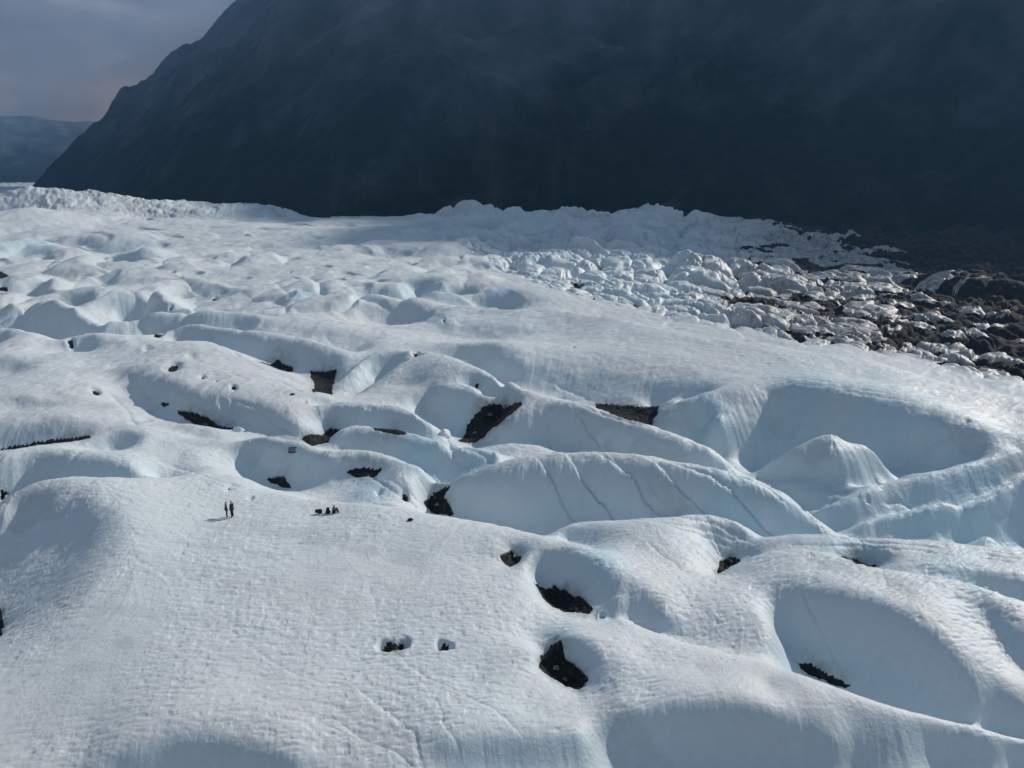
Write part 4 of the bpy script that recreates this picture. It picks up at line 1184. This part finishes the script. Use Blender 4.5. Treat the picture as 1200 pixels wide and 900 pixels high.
M_ROCK = debris_material('dark_boulder', (.03, .029, .028), (.09, .083, .075), 4.0, .1)
M_PALE = debris_material('pale_boulder', (.16, .15, .14), (.34, .32, .29), 3.0, .08)
STONES = [
    (481, 610, .32, 0, 'small dark stone alone on the snow, right of the seated group'),
    (652, 784, .30, 1, 'palest stone in the black gravel of the nearest ice pit'),
    (662, 797, .20, 1, 'small pale stone low in the nearest gravel pit'),
    (604, 652, .30, 1, 'grey stone in the small gravel pit behind the nearest two'),
    (855, 659, .40, 0, 'brown stone in the gravel notch under the right hand ridge'),
    (575, 486, .45, 1, 'pale stone in the middle of the long central gravel gap'),
    (592, 476, .40, 1, 'pale stone at the upper end of the long central gravel gap'),
    (557, 508, .40, 1, 'pale stone at the lower end of the long central gravel gap'),
    (512, 592, .38, 1, 'grey stone in the gravel wedge below the fluted dome'),
    (185, 395, .80, 0, 'brown boulder half sunk in the snow ridge at far left'),
    (343, 463, .40, 0, 'dark stone on the lit snow left of the square gravel gap'),
    (1172, 323, 1.5, 1, 'bright pale boulder standing out on the dark moraine'),
]
for i, (u, v, sz, kind_, lab) in enumerate(STONES):
    o = link_mesh('rock', rock_mesh('rock', i + 1), (M_ROCK, M_PALE)[kind_])
    gp = ground(u, v); o.location = gp + Vector((0, 0, sz * .2)); o.scale = (sz, sz * .8, sz * .8); o.rotation_euler = (0, 0, i * 1.3)
    tag(o, lab, 'rock')
protos = [rock_mesh('boulder', 30 + k, .75) for k in range(5)]
for me in protos: me.materials.append(M_ROCK)
nb = 0; tries = 0
while nb < 60 and tries < 900:
    tries += 1
    u = rng.uniform(985, 1195); v = 268 + (u - 985) * .42 * rng.uniform(.1, 1.1) + rng.uniform(0, 14)
    th, ld, z_ = hit(u, v, Z)
    i_ = int(np.interp(ld, fld, np.arange(NR))); j_ = int(np.interp(th, fth, np.arange(NC)))
    if GM[i_, j_] < .6: continue
    gp = ground(u, v); sz = rng.uniform(.5, 1.3) * math.exp(ld) / 420
    o = bpy.data.objects.new('boulder', protos[nb % 5]); COL.objects.link(o)
    o.location = gp + Vector((0, 0, sz * .25)); o.scale = (sz * rng.uniform(.9, 1.5), sz, sz * rng.uniform(.7, 1.1)); o.rotation_euler = (0, 0, rng.uniform(0, 6))
    tag(o, 'dark boulder lying on the black moraine at the foot of the mountain', 'boulder', 'boulders scattered over the dark moraine')
    nb += 1

ICE_BLOCKS = [(279, 506, .9, .8, 'small white ice block at the end of the black gravel crescent'),
              (521, 511, 1.2, 1.0, 'angular ice block at the left edge of the long central gravel gap')]
for i, (u, v, sx_, sz, lab) in enumerate(ICE_BLOCKS):
    o = link_mesh('ice_block', rock_mesh('ice_block', 60 + i, .8, .28, 4), M_ICE)
    o.location = ground(u, v) + Vector((0, sx_ * .3, sz * .1)); o.scale = (sx_, sx_ * .7, sz); o.rotation_euler = (0, 0, i)
    for p in o.data.polygons: p.use_smooth = True
    tag(o, lab, 'ice block')


# ---------------------------------------------------------------- light, air, camera
SUN_AZ = math.radians(52)      # clockwise from straight ahead
SUN_EL = math.radians(32)
sv = Vector((math.sin(SUN_AZ) * math.cos(SUN_EL), math.cos(SUN_AZ) * math.cos(SUN_EL), math.sin(SUN_EL)))
ld_ = bpy.data.lights.new('sun', 'SUN'); ld_.energy = 5.0; ld_.angle = math.radians(1.0); ld_.color = (1, .935, .84)
lo = bpy.data.objects.new('sun', ld_); COL.objects.link(lo); lo.rotation_euler = sv.to_track_quat('Z', 'Y').to_euler()
lo.location = (300, 300, 400)

wd_ = bpy.data.worlds.new('World'); scene.world = wd_; wd_.use_nodes = True
nt = wd_.node_tree; bg = nt.nodes['Background']
sky = node(nt, 'ShaderNodeTexSky', sky_type='NISHITA', sun_disc=False)
sky.sun_elevation = SUN_EL; sky.sun_rotation = SUN_AZ; sky.altitude = 300; sky.air_density = 1.0; sky.dust_density = 1.5
tc = node(nt, 'ShaderNodeTexCoord')
mp = node(nt, 'ShaderNodeMapping'); mp.inputs['Scale'].default_value = (2.2, 2.2, 5.0); nt.links.new(tc.outputs['Generated'], mp.inputs[0])
cn = node(nt, 'ShaderNodeTexNoise', in_Scale=2.2, in_Detail=6.0, in_Roughness=.55); nt.links.new(mp.outputs[0], cn.inputs['Vector'])
sx = node(nt, 'ShaderNodeSeparateXYZ'); nt.links.new(tc.outputs['Generated'], sx.inputs[0])
# cloud deck: dark low down, paler and broken higher up
CL_LO, CL_HI = (.85, 1.05, 1.35, 1), (4.2, 4.4, 4.7, 1)
hgt = ramp(nt, sx.outputs[2], [(.0, (1.7, 1.6, 1.7)), (.09, (4.4, 3.5, 2.9)), (.22, (2.2, 2.3, 2.6)), (.5, (2.3, 3.15, 4.05))])
pat = ramp(nt, cn.outputs['Fac'], [(.38, (1.0, 1.0, 1.0)), (.50, (1.5, 1.42, 1.34)), (.62, (2.7, 2.45, 2.2))])
mul = node(nt, 'ShaderNodeMix', data_type='RGBA', blend_type='MULTIPLY'); mul.inputs[0].default_value = 1
nt.links.new(hgt, mul.inputs[6]); nt.links.new(pat, mul.inputs[7])
cover = ramp(nt, sx.outputs[2], [(.25, g(1)), (.6, g(.55))])
col_ = mixc(nt, cover, sky.outputs[0], mul.outputs[2])
nt.links.new(col_, bg.inputs['Color']); bg.inputs['Strength'].default_value = .069

# valley air
hx = bpy.data.meshes.new('haze'); bm = bmesh.new(); bmesh.ops.create_cube(bm, size=1.0)
bmesh.ops.scale(bm, vec=(9600, 7400, 1420), verts=bm.verts); bmesh.ops.translate(bm, vec=(300, 2500, 695), verts=bm.verts)
bm.to_mesh(hx); bm.free()
ho = bpy.data.objects.new('haze', hx); COL.objects.link(ho); tag(ho, 'thin blue air filling the valley', 'haze', kind='stuff')
hm = bpy.data.materials.new('valley_haze'); hm.use_nodes = True; hnt = hm.node_tree
for n in list(hnt.nodes):
    if n.type == 'BSDF_PRINCIPLED': hnt.nodes.remove(n)
pv = node(hnt, 'ShaderNodeVolumePrincipled'); pv.inputs['Color'].default_value = (.25, .54, 1, 1); pv.inputs['Density'].default_value = 1.55e-4; pv.inputs['Anisotropy'].default_value = .35
hnt.links.new(pv.outputs[0], hnt.nodes['Material Output'].inputs['Volume']); hx.materials.append(hm)

cam = bpy.data.cameras.new('camera'); cam.sensor_width = 36; cam.lens = 27.0; cam.clip_start = .5; cam.clip_end = 40000
cob = bpy.data.objects.new('camera', cam); COL.objects.link(cob)
cob.location = (0, 0, H); cob.rotation_euler = (math.pi / 2 - PITCH, 0, 0)
scene.camera = cob

scene.view_settings.view_transform = 'Standard'; scene.view_settings.look = 'None'
scene.view_settings.exposure = -.16; scene.view_settings.gamma = 1; scene.view_settings.use_curve_mapping = False
scene.render.engine = 'CYCLES'
cy = scene.cycles
cy.use_denoising = True; cy.max_bounces = 5; cy.diffuse_bounces = 3; cy.glossy_bounces = 2; cy.volume_bounces = 0; cy.transmission_bounces = 1
cy.volume_step_rate = 5; cy.use_adaptive_sampling = True; cy.adaptive_threshold = .02
